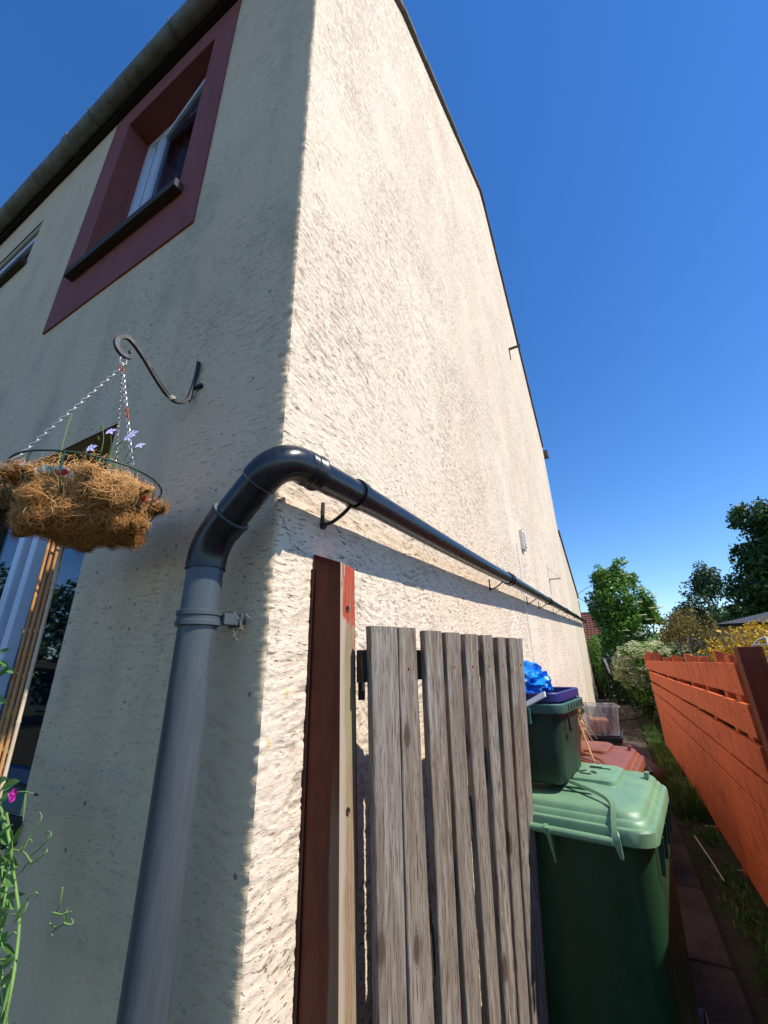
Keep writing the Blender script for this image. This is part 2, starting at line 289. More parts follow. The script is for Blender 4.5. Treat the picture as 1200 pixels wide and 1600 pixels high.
# ------------------------------------------------------------ mesh helpers
def link(o, parent=None):
    C.objects.link(o)
    if parent is not None: o.parent = parent
    return o
def tag(o, label=None, cat=None, group=None, kind=None):
    if label: o['label'] = label
    if cat: o['category'] = cat
    if group: o['group'] = group
    if kind: o['kind'] = kind
    return o
def thing(name, label, cat, loc=(0, 0, 0), group=None):
    o = bpy.data.objects.new(name, None); link(o); o.location = loc; o.empty_display_size = .1
    return tag(o, label, cat, group)
class MB:
    def __init__(s): s.v = []; s.f = []
    def add(s, vs, fs):
        b = len(s.v); s.v += [tuple(map(float, p)) for p in vs]; s.f += [tuple(i+b for i in f) for f in fs]; return s
    def box(s, a, b, M=None):
        x0, y0, z0 = a; x1, y1, z1 = b
        vs = [(x0, y0, z0), (x1, y0, z0), (x1, y1, z0), (x0, y1, z0), (x0, y0, z1), (x1, y0, z1), (x1, y1, z1), (x0, y1, z1)]
        if M is not None: vs = [tuple(M @ Vector(p)) for p in vs]
        return s.add(vs, [(0, 3, 2, 1), (4, 5, 6, 7), (0, 1, 5, 4), (1, 2, 6, 5), (2, 3, 7, 6), (3, 0, 4, 7)])
    def hexa(s, q0, q1):     # two quads, joined
        return s.add(list(q0)+list(q1), [(0, 3, 2, 1), (4, 5, 6, 7), (0, 1, 5, 4), (1, 2, 6, 5), (2, 3, 7, 6), (3, 0, 4, 7)])
    def tube(s, pts, r, n=10, cap=True, closed=False):
        P = [Vector(p) for p in pts]; m = len(P); rr = r if isinstance(r, (list, tuple)) else [r]*m
        T = []
        for i in range(m):
            a = P[(i-1) % m] if (i > 0 or closed) else P[0]; b = P[(i+1) % m] if (i < m-1 or closed) else P[-1]
            T.append((b-a).normalized() if (b-a).length > 1e-9 else Vector((0, 0, 1)))
        ref = Vector((0, 0, 1)) if abs(T[0].z) < .9 else Vector((1, 0, 0))
        N = (ref-T[0]*ref.dot(T[0])).normalized(); vs = []
        for i in range(m):
            N = (N-T[i]*N.dot(T[i])).normalized(); B = T[i].cross(N)
            for k in range(n):
                an = 2*math.pi*k/n; vs.append(P[i]+rr[i]*(math.cos(an)*N+math.sin(an)*B))
        fs = [(i*n+k, i*n+(k+1) % n, (i+1)*n+(k+1) % n, (i+1)*n+k) for i in range(m-1) for k in range(n)]
        if closed: fs += [((m-1)*n+k, (m-1)*n+(k+1) % n, (k+1) % n, k) for k in range(n)]
        elif cap: fs += [tuple(range(n))[::-1], tuple(range((m-1)*n, m*n))]
        return s.add(vs, fs)
    def loft(s, loops, cap0=True, cap1=True):
        n = len(loops[0]); vs = [p for L in loops for p in L]
        fs = [(i*n+k, i*n+(k+1) % n, (i+1)*n+(k+1) % n, (i+1)*n+k) for i in range(len(loops)-1) for k in range(n)]
        if cap0: fs.append(tuple(range(n))[::-1])
        if cap1: fs.append(tuple(range((len(loops)-1)*n, len(loops)*n)))
        return s.add(vs, fs)
    def build(s, name, mat, parent=None, smooth=False, bevel=0, origin=(0, 0, 0), seg=2):
        me = bpy.data.meshes.new(name); o_ = Vector(origin)
        me.from_pydata([Vector(p)-o_ for p in s.v], [], s.f); me.materials.append(mat)
        if bevel:
            bm = bmesh.new(); bm.from_mesh(me); bmesh.ops.bevel(bm, geom=bm.edges[:], offset=bevel, segments=seg, affect='EDGES', profile=.6); bm.to_mesh(me); bm.free()
        if smooth:
            me.polygons.foreach_set('use_smooth', [True]*len(me.polygons))
            try: me.set_sharp_from_angle(angle=R(smooth if smooth > 1 else 40))
            except Exception: pass
        o = bpy.data.objects.new(name, me); link(o, parent); return o
def npmesh(name, V, F, mat, parent=None, smooth=False, attr=None):
    V = np.asarray(V, np.float32); F = np.asarray(F, np.int32); k = F.shape[1]
    me = bpy.data.meshes.new(name); me.vertices.add(len(V)); me.vertices.foreach_set('co', V.ravel())
    me.loops.add(F.size); me.loops.foreach_set('vertex_index', F.ravel()); me.polygons.add(len(F))
    me.polygons.foreach_set('loop_start', np.arange(0, F.size, k, dtype=np.int32)); me.polygons.foreach_set('loop_total', np.full(len(F), k, np.int32))
    if smooth: me.polygons.foreach_set('use_smooth', np.ones(len(F), bool))
    me.update(calc_edges=True)
    if attr is not None:
        at = me.attributes.new('dep', 'FLOAT', 'POINT'); at.data.foreach_set('value', attr.astype(np.float32).ravel())
    me.materials.append(mat); o = bpy.data.objects.new(name, me); return link(o, parent)
def bez(pts, n=8):       # Catmull-Rom through points
    P = [Vector(p) for p in pts]; P = [2*P[0]-P[1]]+P+[2*P[-1]-P[-2]]; out = []
    for i in range(1, len(P)-2):
        for k in range(n):
            t = k/n; a, b, c, d = P[i-1:i+3]
            out.append(.5*((2*b)+(-a+c)*t+(2*a-5*b+4*c-d)*t*t+(-a+3*b-3*c+d)*t**3))
    out.append(P[-2]); return out
def rrect(w, d, r, z, cx=0, cy=0, n=6):
    out = []
    for q, (sx, sy) in enumerate(((1, 1), (-1, 1), (-1, -1), (1, -1))):
        for k in range(n+1):
            an = math.pi/2*(q+k/n); out.append((cx+sx*(w/2-r)+r*math.cos(an), cy+sy*(d/2-r)+r*math.sin(an), z))
    return out
def hsh(ix, iy, seed):
    h = (ix.astype(np.int64)*374761393+iy.astype(np.int64)*668265263+seed*1442695041) & 0xffffffff
    h = ((h ^ (h >> 13))*1274126177) & 0xffffffff; return ((h ^ (h >> 16)) & 0xffff)/65535.
def perlin(x, y, seed=0):
    x0 = np.floor(x); y0 = np.floor(y); fx = x-x0; fy = y-y0; ux = fx*fx*(3-2*fx); uy = fy*fy*(3-2*fy)
    a = hsh(x0, y0, seed); b = hsh(x0+1, y0, seed); c_ = hsh(x0, y0+1, seed); d = hsh(x0+1, y0+1, seed)
    return (a*(1-ux)+b*ux)*(1-uy)+(c_*(1-ux)+d*ux)*uy
def fbm(x, y, seed=0, o=3):
    s = 0; am = 1; t = 0
    for i in range(o): s = s+am*perlin(x*2**i, y*2**i, seed+i*17); t += am; am *= .5
    return s/t
def sst(a, b, v): t = np.clip((v-a)/(b-a), 0, 1); return t*t*(3-2*t)

def leaves(name, mat, lobes, n, size, parent=None, aspect=.5, kind=None, flat=0., shell=.55, noise_cut=.0, seed=1, droop=0.):
    """many leaf quads through the crown's lobes [(c, r)], denser to the outside"""
    g = np.random.default_rng(seed); wts = np.array([l[1][0]*l[1][1]*l[1][2] for l in lobes])**.67; wts /= wts.sum()
    idx = g.choice(len(lobes), n, p=wts); c = np.array([l[0] for l in lobes])[idx]; r = np.array([l[1] for l in lobes])[idx]
    d = g.normal(size=(n, 3)); d /= np.linalg.norm(d, axis=1)[:, None]; rad = (shell+(1-shell)*g.random(n)**.7)[:, None]
    wob = 1+.28*(perlin(d[:, 0]*3+idx*7.1, d[:, 2]*3+d[:, 1]*2, 5)-.5)[:, None]*2
    P = c+d*r*rad*wob
    if noise_cut:
        k = fbm(P[:, 0]*noise_cut+P[:, 1]*.7*noise_cut, P[:, 2]*noise_cut, 9, 2) > .42; P = P[k]; d = d[k]; n = len(P)
    nn = d*.6+g.normal(size=(n, 3))*.7; nn[:, 2] += flat; nn /= np.linalg.norm(nn, axis=1)[:, None]
    t = np.cross(nn, g.normal(size=(n, 3))); t[:, 2] -= droop; t /= np.linalg.norm(t, axis=1)[:, None]; b = np.cross(nn, t)
    s = (size*(.6+.8*g.random(n)))[:, None]; t = t*s; b = b*s*aspect
    V = np.stack([P-t*.5, P+b*.5+nn*s*.08, P+t*.5, P-b*.5+nn*s*.08], 1).reshape(-1, 3); F = np.arange(4*n).reshape(-1, 4)
    o = npmesh(name, V, F, mat, parent)
    if kind: o['kind'] = kind
    return o
#@@STRUCT
# ============================================================ GROUND
MB().add([(-300, -300, -.03), (300, -300, -.03), (300, 300, -.03), (-300, 300, -.03)], [(0, 1, 2, 3)]).build('ground', M_SOIL)['kind'] = 'structure'
path = MB().box((.02, -3, -.028), (1.16, 19.4, -.012)).build('path', M_SOIL); path['kind'] = 'structure'
yy = -2.9; k = 0
while yy < 19:
    L = .86 if k % 3 else .9; dz = random.uniform(-.003, .003)
    tl = random.uniform(-.004, .004); m = MB()
    m.hexa([(.03, yy, -.02), (1.15, yy, -.02), (1.15, yy+L, -.02), (.03, yy+L, -.02)], [(.03, yy, dz+tl), (1.15, yy, dz-tl), (1.15, yy+L, dz-tl), (.03, yy+L, dz+tl)])
    m.build('paving_slab', M_SLAB, path, bevel=.006, seg=1); yy += L+.018; k += 1

# ============================================================ HOUSE
house = thing('house', 'tall cream rendered house with sunlit gable wall and shaded window front', 'house')
EAVE = 7.07
def verge_z(y):
    return np.interp(y, [-.3, 0, 1.5, 7.6, 14.2], [7.0, 7.55, 9.95, 15.0, 9.4])
OPEN = [(-2.35, -1.12, 4.62, 6.66), (-5.2, -3.95, 5.78, 6.47), (-3.3, -1.17, 1.06, 2.777)]
def zgrid():
    z = [-.03]
    while z[-1] < 15.05: z.append(z[-1]+.0052*math.sqrt(1+((z[-1]-1.6)/1.15)**2) if z[-1] > 0 else z[-1]+.01)
    z = np.array(z)
    for o in OPEN:
        for e in o[2:]: z[np.argmin(abs(z-e))] = e
    return z
def ugrid(end, a, b):
    u = [0.]
    while u[-1] < end: u.append(u[-1]+a*(1+b*u[-1]))
    u[-1] = end; return np.array(u)
Z = zgrid()
def wall_height(u, z, side):
    """relief of the scraped render: gouges dragged along the wall"""
    U, ZZ = np.meshgrid(u, z); wp = fbm(U*3+5, ZZ*3+9, 3, 2)
    tilt = .10 if side else -.05
    q = ZZ+U*tilt+(wp-.5)*.16
    n1 = fbm(U*19+wp*2, q*74, 11, 2); n2 = fbm(U*34+3, q*120+7, 21, 2)
    pat = sst(.40, .62, fbm(U*1.6+1.3, ZZ*1.9+4, 31, 3))
    if side: den = .45+.55*pat
    else: den = (.12+.55*pat)*(.35+.65*np.exp(-U/.5))
    gou = sst(.59, .67, n1)*den; small = sst(.62, .70, n2)*den
    rel = (fbm(U*18, q*40, 41, 3)-.5)
    pl = sst(.50, .55, fbm(U*20+wp*3, q*66+3, 71, 2))*.0007+sst(.54, .58, fbm(U*30+7, q*95, 81, 2))*.0006
    fd = 1-.75*sst(2.2, 3.6, ZZ)
    h = fd*(-.0036*gou-.0016*small+pl*(1. if side else .45))+rel*(.0007 if side else .0006)+(fbm(U*1.5, ZZ*1.5, 51, 2)-.5)*.005*np.minimum(1, U*4)
    return h, np.clip(gou*.8+small*.5, 0, 1)*(.65 if side else .6)
zi = len(Z)
# gable
ug = ugrid(14.2, .0050, 1.3); hg, dg = wall_height(ug, Z, True)
uf = ugrid(9., .0078, .9)
for o in OPEN:
    for e in o[:2]: uf[np.argmin(abs(uf+e))] = -e
hf, df = wall_height(uf, Z, False)
cc = np.clip(.0058+(fbm(Z*46, Z*0+3, 61, 3)-.5)*.011+(fbm(Z*9, Z*0+8, 67, 2)-.5)*.006, .0008, .0112)[:, None]
eg = np.exp(-ug/.012)[None, :]; ef = np.exp(-uf/.012)[None, :]
kg = 1-np.exp(-(ug/.012)**2)[None, :]; kf_ = 1-np.exp(-(uf/.012)**2)[None, :]
Xg = hg*kg-cc*eg; Yg = ug[None, :]+cc*eg; Zg = np.repeat(Z[:, None], len(ug), 1); nu = len(ug)
def quads(nz, nu): i = np.arange(nz-1)[:, None]*nu+np.arange(nu-1)[None, :]; return i
i = quads(zi, nu); Fq = np.stack([i, i+1, i+nu+1, i+nu], -1)
cy_ = (ug[:-1]+ug[1:])/2; cz_ = (Z[:-1]+Z[1:])/2
keep = cz_[:, None] < (verge_z(cy_)-.05)[None, :]
npmesh('gable_wall', np.stack([Xg, Yg, Zg], -1).reshape(-1, 3), Fq[keep], M_GABLE, house, True, dg)
nu = len(uf); i = quads(zi, nu); Fq = np.stack([i+1, i, i+nu, i+nu+1], -1)
Xf = -(uf[None, :]+cc*ef); Yf = -hf*kf_+cc*ef
cx_ = -(uf[:-1]+uf[1:])/2; kf = np.broadcast_to(cz_[:, None] < EAVE+.15, (zi-1, nu-1)).copy()
for x0, x1, z0, z1 in OPEN: kf &= ~((cx_[None, :] > x0) & (cx_[None, :] < x1) & (cz_[:, None] > z0) & (cz_[:, None] < z1))
npmesh('front_wall', np.stack([Xf, Yf, np.repeat(Z[:, None], nu, 1)], -1).reshape(-1, 3), Fq[kf], M_FACADE, house, True, df)
# body behind the skins: left, rear walls, ceiling (light-tight)
MB().box((-9, .45, -.03), (-.06, .5, EAVE)).box((-9.1, 0.02, -.03), (-9, 14.1, EAVE+.1)).box((-9, 14.0, -.03), (-.06, 14.1, EAVE+2)).build('inner_wall', M_ROOM, house)
MB().box((-9, .03, -.03), (-8.9, .45, EAVE)).box((-.13, .03, -.03), (-.08, .45, EAVE)).box((-9, .04, EAVE-.05), (-.08, .45, EAVE)).build('inner_partition', M_ROOM, house)
# roof planes and verge coping
ys = [-.15, 0, 1.5, 7.6, 14.2, 14.6]; vz = [7.24, 7.50, 9.90, 14.95, 9.35, 9.05]
m = MB()
for k in range(5):
    m.hexa([(-9.2, ys[k], vz[k]), (-.09, ys[k], vz[k]), (-.09, ys[k+1], vz[k+1]), (-9.2, ys[k+1], vz[k+1])][::-1], [(-9.2, ys[k], vz[k]+.05), (-.09, ys[k], vz[k]+.05), (-.09, ys[k+1], vz[k+1]+.05), (-9.2, ys[k+1], vz[k+1]+.05)][::-1])
m.build('roof', M_ROOF, house)
# coping: individual stones along the verge
def verge_pt(s):
    pts = [(-.05, 7.5), (1.5, 9.93), (7.6, 14.98), (14.2, 9.38)]
    L = [math.dist(pts[q], pts[q+1]) for q in range(3)]; q = 0
    while q < 2 and s > L[q]: s -= L[q]; q += 1
    t = s/L[q]; a_, b_ = pts[q], pts[q+1]; return Vector((0, a_[0]+(b_[0]-a_[0])*t, a_[1]+(b_[1]-a_[1])*t))
TL = sum(math.dist(p, q) for p, q in (((-.05, 7.5), (1.5, 9.93)), ((1.5, 9.93), (7.6, 14.98)), ((7.6, 14.98), (14.2, 9.38))))
s_ = 0; proto = None
while s_ < TL-.05:
    e_ = min(s_+.62, TL); j = random.uniform(0, .012)
    p0, p1 = verge_pt(s_+.01), verge_pt(e_); tdir = (p1-p0).normalized(); nn_ = Vector((0, -tdir.z, tdir.y)) if tdir.y > 0 else Vector((0, tdir.z, -tdir.y))
    nn_ = Vector((0, -tdir.z, tdir.y)); nn_ = nn_ if nn_.z > 0 else -nn_
    q0 = [Vector((-.26, 0, 0))+p0-nn_*.03, Vector((.055+j, 0, 0))+p0-nn_*.03, Vector((.055+j, 0, 0))+p0+nn_*.055, Vector((-.26, 0, 0))+p0+nn_*.055]
    q1 = [v+(p1-p0) for v in q0]
    MB().hexa(q0, q1).build('coping_stone', M_COPE, house, bevel=.006, seg=1); s_ = e_
# small rainwater head sticking out at the rear eave, seen edge on
MB().box((-.02, 14.22, 8.95), (.16, 14.42, 9.25)).build('eave_block', M_COPE, house, bevel=.01)

# eave: fascia, soffit, gutter with straps
MB().box((-9.1, -.055, EAVE-.03), (-.02, -.012, EAVE-.005)).build('soffit', M_DARKWOOD, house)
MB().box((-9.1, -.044, EAVE-.004), (-.02, -.016, EAVE+.16)).build('fascia', M_DARKWOOD, house)
def arc(cy, cz, r, a0, a1, n): return [(cy+r*math.cos(R(a0+(a1-a0)*k/n)), cz+r*math.sin(R(a0+(a1-a0)*k/n))) for k in range(n+1)]
GY, GZ, GR = -.122, EAVE+.095, .082
m = MB(); oa = arc(GY, GZ, GR, 180, 360, 14); ia = arc(GY, GZ, GR-.010, 360, 180, 14)
xs_ = np.linspace(-9.1, .0, 60); loops = []
for x in xs_:
    dzz = .006*math.sin(x*2.1)+.004*math.sin(x*5.3); loops.append([(x, p[0], p[1]+dzz) for p in oa+ia])
m.loft(loops); m.build('gutter', M_GUTTER, house, smooth=50)
for x in (-.35, -1.60, -2.92, -4.12, -5.4, -6.6, -7.9):
    m = MB(); o1 = arc(GY, GZ, GR+.006, 168, 372, 16)
    m.tube([(x, p[0], p[1]) for p in o1]+[(x, -.04, GZ+.03)], .0065, 6)
    m.tube([(x, GY-GR-.006, GZ+.012), (x-.005, GY-GR-.004, GZ+.05)], .006, 6); m.build('gutter_strap', M_CLIP, house, smooth=50)
for x in (-.9, -3.4, -5.9):
    m = MB(); o1 = arc(GY, GZ, GR+.010, 180, 360, 14); i1 = arc(GY, GZ, GR+.001, 360, 180, 14)
    m.loft([[(xx, p[0], p[1]) for p in o1+i1] for xx in (x-.06, x+.06)]); m.build('gutter_joint', M_GUTTER, house, smooth=50)

# upper window: painted surround, reveals, sill, frame, open sash
def ring(m, x0, x1, z0, z1, X0, X1, Z0, Z1, ya, yb):
    m.box((X0, ya, Z0), (X1, yb, z0)).box((X0, ya, z1), (X1, yb, Z1)).box((X0, ya, z0), (x0, yb, z1)).box((x1, ya, z0), (X1, yb, z1))
x0, x1, z0, z1 = OPEN[0]
m = MB(); ring(m, x0, x1, z0, z1, -2.66, -.86, 4.11, 6.98, -.012, .02)
m.build('window_surround', M_RED, house)['label'] = 'brick red painted band around the upper window'
m = MB(); ring(m, x0, x1, z0, z1, x0-.05, x1+.05, z0-.05, z1+.05, .021, .30); m.build('window_reveal', M_RED, house)
MB().hexa([(-2.42, -.075, 4.53), (-1.05, -.075, 4.53), (-1.05, .19, 4.56), (-2.42, .19, 4.56)], [(-2.42, -.075, 4.605), (-1.05, -.075, 4.605), (-1.05, .19, 4.65), (-2.42, .19, 4.65)]).build('window_sill', M_SLATE, house, bevel=.006)
F0 = .19
def frame_box(x0, x1, z0, z1, w, ya, yb): 
    m = MB(); ring(m, x0+w, x1-w, z0+w, z1-w, x0, x1, z0, z1, ya, yb); return m
w1 = frame_box(x0+.003, x1-.003, z0+.035, z1-.003, .075, F0, F0+.07).build('window', M_WHITE, house, bevel=.004)
frame_box(x0+.080, x1-.080, z0+.115, z1-.08, .035, F0+.02, F0+.06).build('inner_frame', M_WHITE, w1, bevel=.003)
hinge = Vector((x0+.27, F0-.002, 0)); Ms = Matrix.Translation(hinge) @ Matrix.Rotation(R(-7.5), 4, 'Z'); W = x1-x0-.36
mm = MB()
for bx in (((0, 0, 4.74), (W, .05, 4.81)), ((0, 0, 6.46), (W, .05, 6.53)), ((0, 0, 4.811), (.065, .05, 6.459)), ((W-.065, 0, 4.811), (W, .05, 6.459))): mm.box(*bx, M=Ms)
mm.build('open_sash', M_WHITE, w1); MB().box((.065, .02, 4.81), (W-.065, .026, 6.46), M=Ms).build('pane', M_GLASS, w1)
MB().box((x0+.195, F0+.003, 4.735), (x0+.262, F0+.068, z1-.085)).build('mullion', M_WHITE, w1, bevel=.004)
MB().box((x0+.08, F0+.035, 4.74), (x0+.19, F0+.041, z1-.09)).build('pane', M_GLASS, w1)
MB().tube([Ms @ Vector((.02, .06, 5.0)), Ms @ Vector((.02, .09, 5.12))], .012, 6).build('handle', M_BLACK, w1)
cv = plain('pale_net_curtain', (.42, .42, .43), .9, .1)
m = MB(); xs2 = np.linspace(x0+.06, x1-.06, 60); vs_ = []
for k, x in enumerate(xs2): yq = F0+.13+.018*math.sin(k*.9); vs_ += [(x, yq, 4.66), (x, yq, 6.64)]
m.add(vs_, [(2*k, 2*k+2, 2*k+3, 2*k+1) for k in range(59)]); m.build('curtain', cv, w1)
# second upper window at the far left with pushed-out vent
x0, x1, z0, z1 = OPEN[1]
m = MB(); ring(m, x0, x1, z0, z1, x0-.04, x1+.04, z0-.04, z1+.04, .012, .16); m.build('window_reveal', M_PLASTER, house)
w2 = frame_box(x0+.003, x1-.003, z0+.03, z1-.12, .085, .03, .09).build('window', M_WHITE, house, bevel=.003)
MB().box((x0, .01, z1-.118), (x1, .11, z1-.002)).build('head_board', M_PLASTER, w2)
MB().box((x0+.06, .06, z0+.08), (x1-.06, .066, z1-.16)).build('pane', M_GLASS, w2)
MB().box((x0-.05, -.06, z0-.06), (x1+.03, .10, z0+.0)).build('window_sill', M_SLATE, house, bevel=.005)
# lower front window
x0, x1, z0, z1 = OPEN[2]
m = MB(); ring(m, x0, x1, z0, z1, x0-.04, x1+.04, z0-.04, z1+.04, .012, .24); m.build('window_reveal', M_PLASTER, house)
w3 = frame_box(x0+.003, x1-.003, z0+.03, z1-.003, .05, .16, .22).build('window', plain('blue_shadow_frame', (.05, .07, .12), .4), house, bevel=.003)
for xx, wd in ((-2.28, .075), (-2.09, .07)):
    MB().box((xx-wd/2, .13, z0+.03), (xx+wd/2, .20, z1-.01)).build('mullion', M_WHITE, w3, bevel=.008)
MB().box((x0+.05, .185, z0+.08), (-2.32, .191, z1-.05)).build('pane', M_GLASS, w3)
MB().box((-2.05, .185, z0+.08), (x1-.05, .191, z1-.05)).build('pane', M_GLASS, w3)
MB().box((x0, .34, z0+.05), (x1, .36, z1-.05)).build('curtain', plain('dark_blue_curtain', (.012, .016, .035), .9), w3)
MB().box((x0-.05, -.05, z0-.09), (x1+.03, .16, z0-.002)).build('window_sill', M_SLATE, house, bevel=.006)

# fittings on the gable
m = MB().box((.0, 5.12, 3.12), (.05, 5.32, 3.42)); m.build('wall_vent', M_VENT, house, bevel=.008)
for k in range(5): MB().box((.051, 5.14, 3.16+k*.05), (.066, 5.30, 3.18+k*.05)).build('vent_louvre', M_VENT, house)
m = MB().box((-.0, 8.28, 3.12), (.012, 8.32, 3.5)).box((.0, 8.25, 3.18), (.24, 8.35, 3.2)); m.hexa([(.0, 8.29, 3.45), (.012, 8.29, 3.45), (.012, 8.31, 3.45), (.0, 8.31, 3.45)], [(.2, 8.29, 3.2), (.22, 8.29, 3.2), (.22, 8.31, 3.2), (.2, 8.31, 3.2)]); m.build('wall_bracket', M_VENT, house)
m = MB().box((-.0, 8.1, 9.30), (.30, 8.16, 9.34)); m.box((0, 8.1, 9.0), (.02, 8.16, 9.3)); m.build('wall_bracket', M_CLIP, house)
MB().tube([(.012, 4.7+.02*math.sin(k), 3.1-.18*k) for k in range(18)], .006, 5).build('wall_cable', M_VENT, house)
# overhead cable leaving the far end of the house

# rear extension in smooth render
ext = thing('rear_extension', 'low smooth cream rendered extension behind the gable with sloping coping', 'building', (0, 14.25, 0))
m = MB(); a0 = [(0, 0, -.03), (-2.5, 0, -.03), (-2.5, 0, 5.9), (0, 0, 5.9)]; a1 = [(0, 4.9, -.03), (-2.5, 4.9, -.03), (-2.5, 4.9, 4.15), (0, 4.9, 4.15)]
m.hexa([(p[0]-.0, p[1], p[2]) for p in a0], a1).build('wall', M_SMOOTH, ext)
for k in range(8):
    t0, t1 = k/8+.002, (k+1)/8; f = lambda t: (4.93*t, 5.9-1.75*t)
    (ya, za), (yb, zb) = f(t0), f(t1)
    MB().hexa([(-.3, ya, za+.004), (.05, ya, za+.004), (.05, ya, za+.09), (-.3, ya, za+.09)], [(-.3, yb, zb+.004), (.05, yb, zb+.004), (.05, yb, zb+.09), (-.3, yb, zb+.09)]).build('coping_stone', M_COPE, ext, bevel=.006, seg=1)
MB().box((.0, 4.72, -.03), (.02, 4.9, 4.0)).build('quoin_edge', M_COPE, ext)

cb = MB().tube([(-.02, 18.9, 4.25), (.4, 19.6, 4.62), (1.2, 20.6, 5.0)], .012, 5).build('overhead_cable', M_BLACK)
tag(cb, 'thin black cable running from the extension toward the elder tree', 'cable')
cb = MB().tube([(-.02, 18.4, 4.1), (.4, 19.4, 3.95), (1.2, 20.6, 4.2)], .010, 5).build('telephone_cable', M_BLACK)
tag(cb, 'thin lower cable just beneath the other cable beside the extension', 'cable')

# ============================================================ SOIL PIPE
pipe = thing('drainpipe', 'anthracite plastic drainpipe rising by the corner and running along the gable', 'drainpipe', (-.145, -.135, 0))
PO = (-.145, -.135, 0)
PR = .0525; DX, DY, HX = -.145, -.135, .135
def PZ(y): return 2.163+.050*y
A0 = Vector((DX, DY, 0)); 
E1 = Vector((DX, DY, 1.915)); E2 = Vector((HX-.012, DY, PZ(-.155)+.0))
def fillet(P, Q, T, r, n=12):    # rounded corner at Q between P and T
    a_ = (P-Q).normalized(); b_ = (T-Q).normalized(); out = []
    for k in range(n+1):
        t = k/n; out.append((Q+a_*r)*(1-t)**2+Q*2*t*(1-t)+(Q+b_*r)*t*t)
    return out
E3 = Vector((HX, .3, PZ(.3)))
MB().tube([(DX, DY, -.0), (DX, DY, 1.845)], PR, 40).build('pipe_section', M_DOWN, pipe, smooth=True, origin=PO)
def socket(c0, c1, r, name='collar', mat=M_PIPE):
    c0, c1 = Vector(c0), Vector(c1); d = c1-c0
    prof = [(0, r-.004), (.06, r), (.80, r), (.84, r+.0035), (.95, r+.0035), (1, r-.001)]
    MB().tube([c0+d*t for t, _ in prof], [q for _, q in prof], 36).build(name, mat, pipe, smooth=50, origin=PO)
d1 = (E2-E1).normalized(); d2 = (E3-E2).normalized()
b1 = fillet(A0, E1, E2, .072); MB().tube([Vector((DX, DY, 1.835))]+b1, PR+.005, 36, cap=False).build('elbow', M_PIPE, pipe, smooth=True, origin=PO)
socket(E1+d1*.066, E1+d1*.115, PR+.007)
MB().tube([E1+d1*.115, E1+d1*.118], PR+.0076, 36).build('seal', M_SEAL, pipe, smooth=50, origin=PO)
MB().tube([E1+d1*.08, E2-d1*.09], PR, 36).build('pipe_section', M_PIPE, pipe, smooth=True, origin=PO)
b2 = fillet(E1, E2, E3, .105, 16); MB().tube(b2, PR+.005, 36, cap=False).build('elbow', M_PIPE, pipe, smooth=True, origin=PO)
MB().tube([E2-d1*.108, E2-d1*.105], PR+.0066, 36).build('seal', M_SEAL, pipe, smooth=50, origin=PO)
socket(E2+d2*.10, E2+d2*.175, PR+.0065)
MB().tube([E2+d2*.125, E2+d2*.132], PR+.0075, 36).build('bead', M_PIPE, pipe, smooth=50, origin=PO)
MB().tube([E2+d2*.14, (HX, .43, PZ(.43))], PR, 36).build('pipe_section', M_PIPE, pipe, smooth=True, origin=PO)
MB().tube([(HX, .27, PZ(.27)), (HX, .305, PZ(.305))], PR+.007, 36).build('collar', M_PIPE, pipe, smooth=50, origin=PO)
MB().tube([(HX, y, PZ(y)-.010*math.sin(min(1, (y-.43)/2.8)*math.pi)) for y in np.linspace(.31, 3.1, 14)], PR, 32).build('pipe_section', M_PIPE, pipe, smooth=True, origin=PO)
ends = [3.1, 6.2, 9.4, 12.6, 15.8, 18.6]
for q in range(5):
    MB().tube([(HX, ends[q], PZ(ends[q])), (HX, ends[q+1], PZ(ends[q+1]))], PR, 24).build('pipe_section', M_PIPE, pipe, smooth=True, origin=PO)
    for t in (-.05, .06): MB().tube([(HX, ends[q]+t, PZ(ends[q]+t)), (HX, ends[q]+t+.05, PZ(ends[q]+t+.05))], PR+.010, 28).build('collar', M_PIPE, pipe, smooth=50, origin=PO)
for yb in (.245, 2.85, 4.9, 6.0, 8.0, 10., 12., 14., 16., 18.):
    zz_ = PZ(yb); m = MB()
    m.tube([(.002, yb, zz_-.12), (.002, yb, zz_-.02)], .009, 8); m.tube([(.0, yb, zz_-.115), (.016, yb, zz_-.115)], .014, 10)
    m.tube(bez([(.01, yb, zz_-.112), (.05, yb+.005, zz_-.105), (.10, yb+.01, zz_-.075), (.13, yb+.01, zz_-.05)], 4), .0075 if yb < 1 else .006, 8)
    m.build('pipe_bracket', M_BLACK, pipe, smooth=50, origin=PO)
# clip on the downpipe
m = MB(); zc = 1.69; n = 32; Lr = []
for z_, r_ in ((zc-.022, PR+.004), (zc-.020, PR+.009), (zc-.008, PR+.009), (zc-.006, PR+.006), (zc+.006, PR+.006), (zc+.008, PR+.009), (zc+.020, PR+.009), (zc+.022, PR+.004)):
    Lr.append([(DX+r_*math.cos(2*math.pi*k/n), DY+r_*math.sin(2*math.pi*k/n), z_) for k in range(n)])
m.loft(Lr); m.build('pipe_clip', M_CLIP, pipe, smooth=50, origin=PO)
MB().box((DX+.02, DY+.045, zc-.016), (DX+.056, -.035, zc+.016)).box((DX+.012, -.036, zc-.02), (DX+.064, -.026, zc+.02)).build('clip_arm', M_CLIP, pipe, bevel=.003, origin=PO)
MB().tube([(DX+.038, -.026, zc), (DX+.038, .01, zc)], .013, 10).build('wall_plug', M_BLACK, pipe, origin=PO)
m = MB(); g_ = random.Random(4)
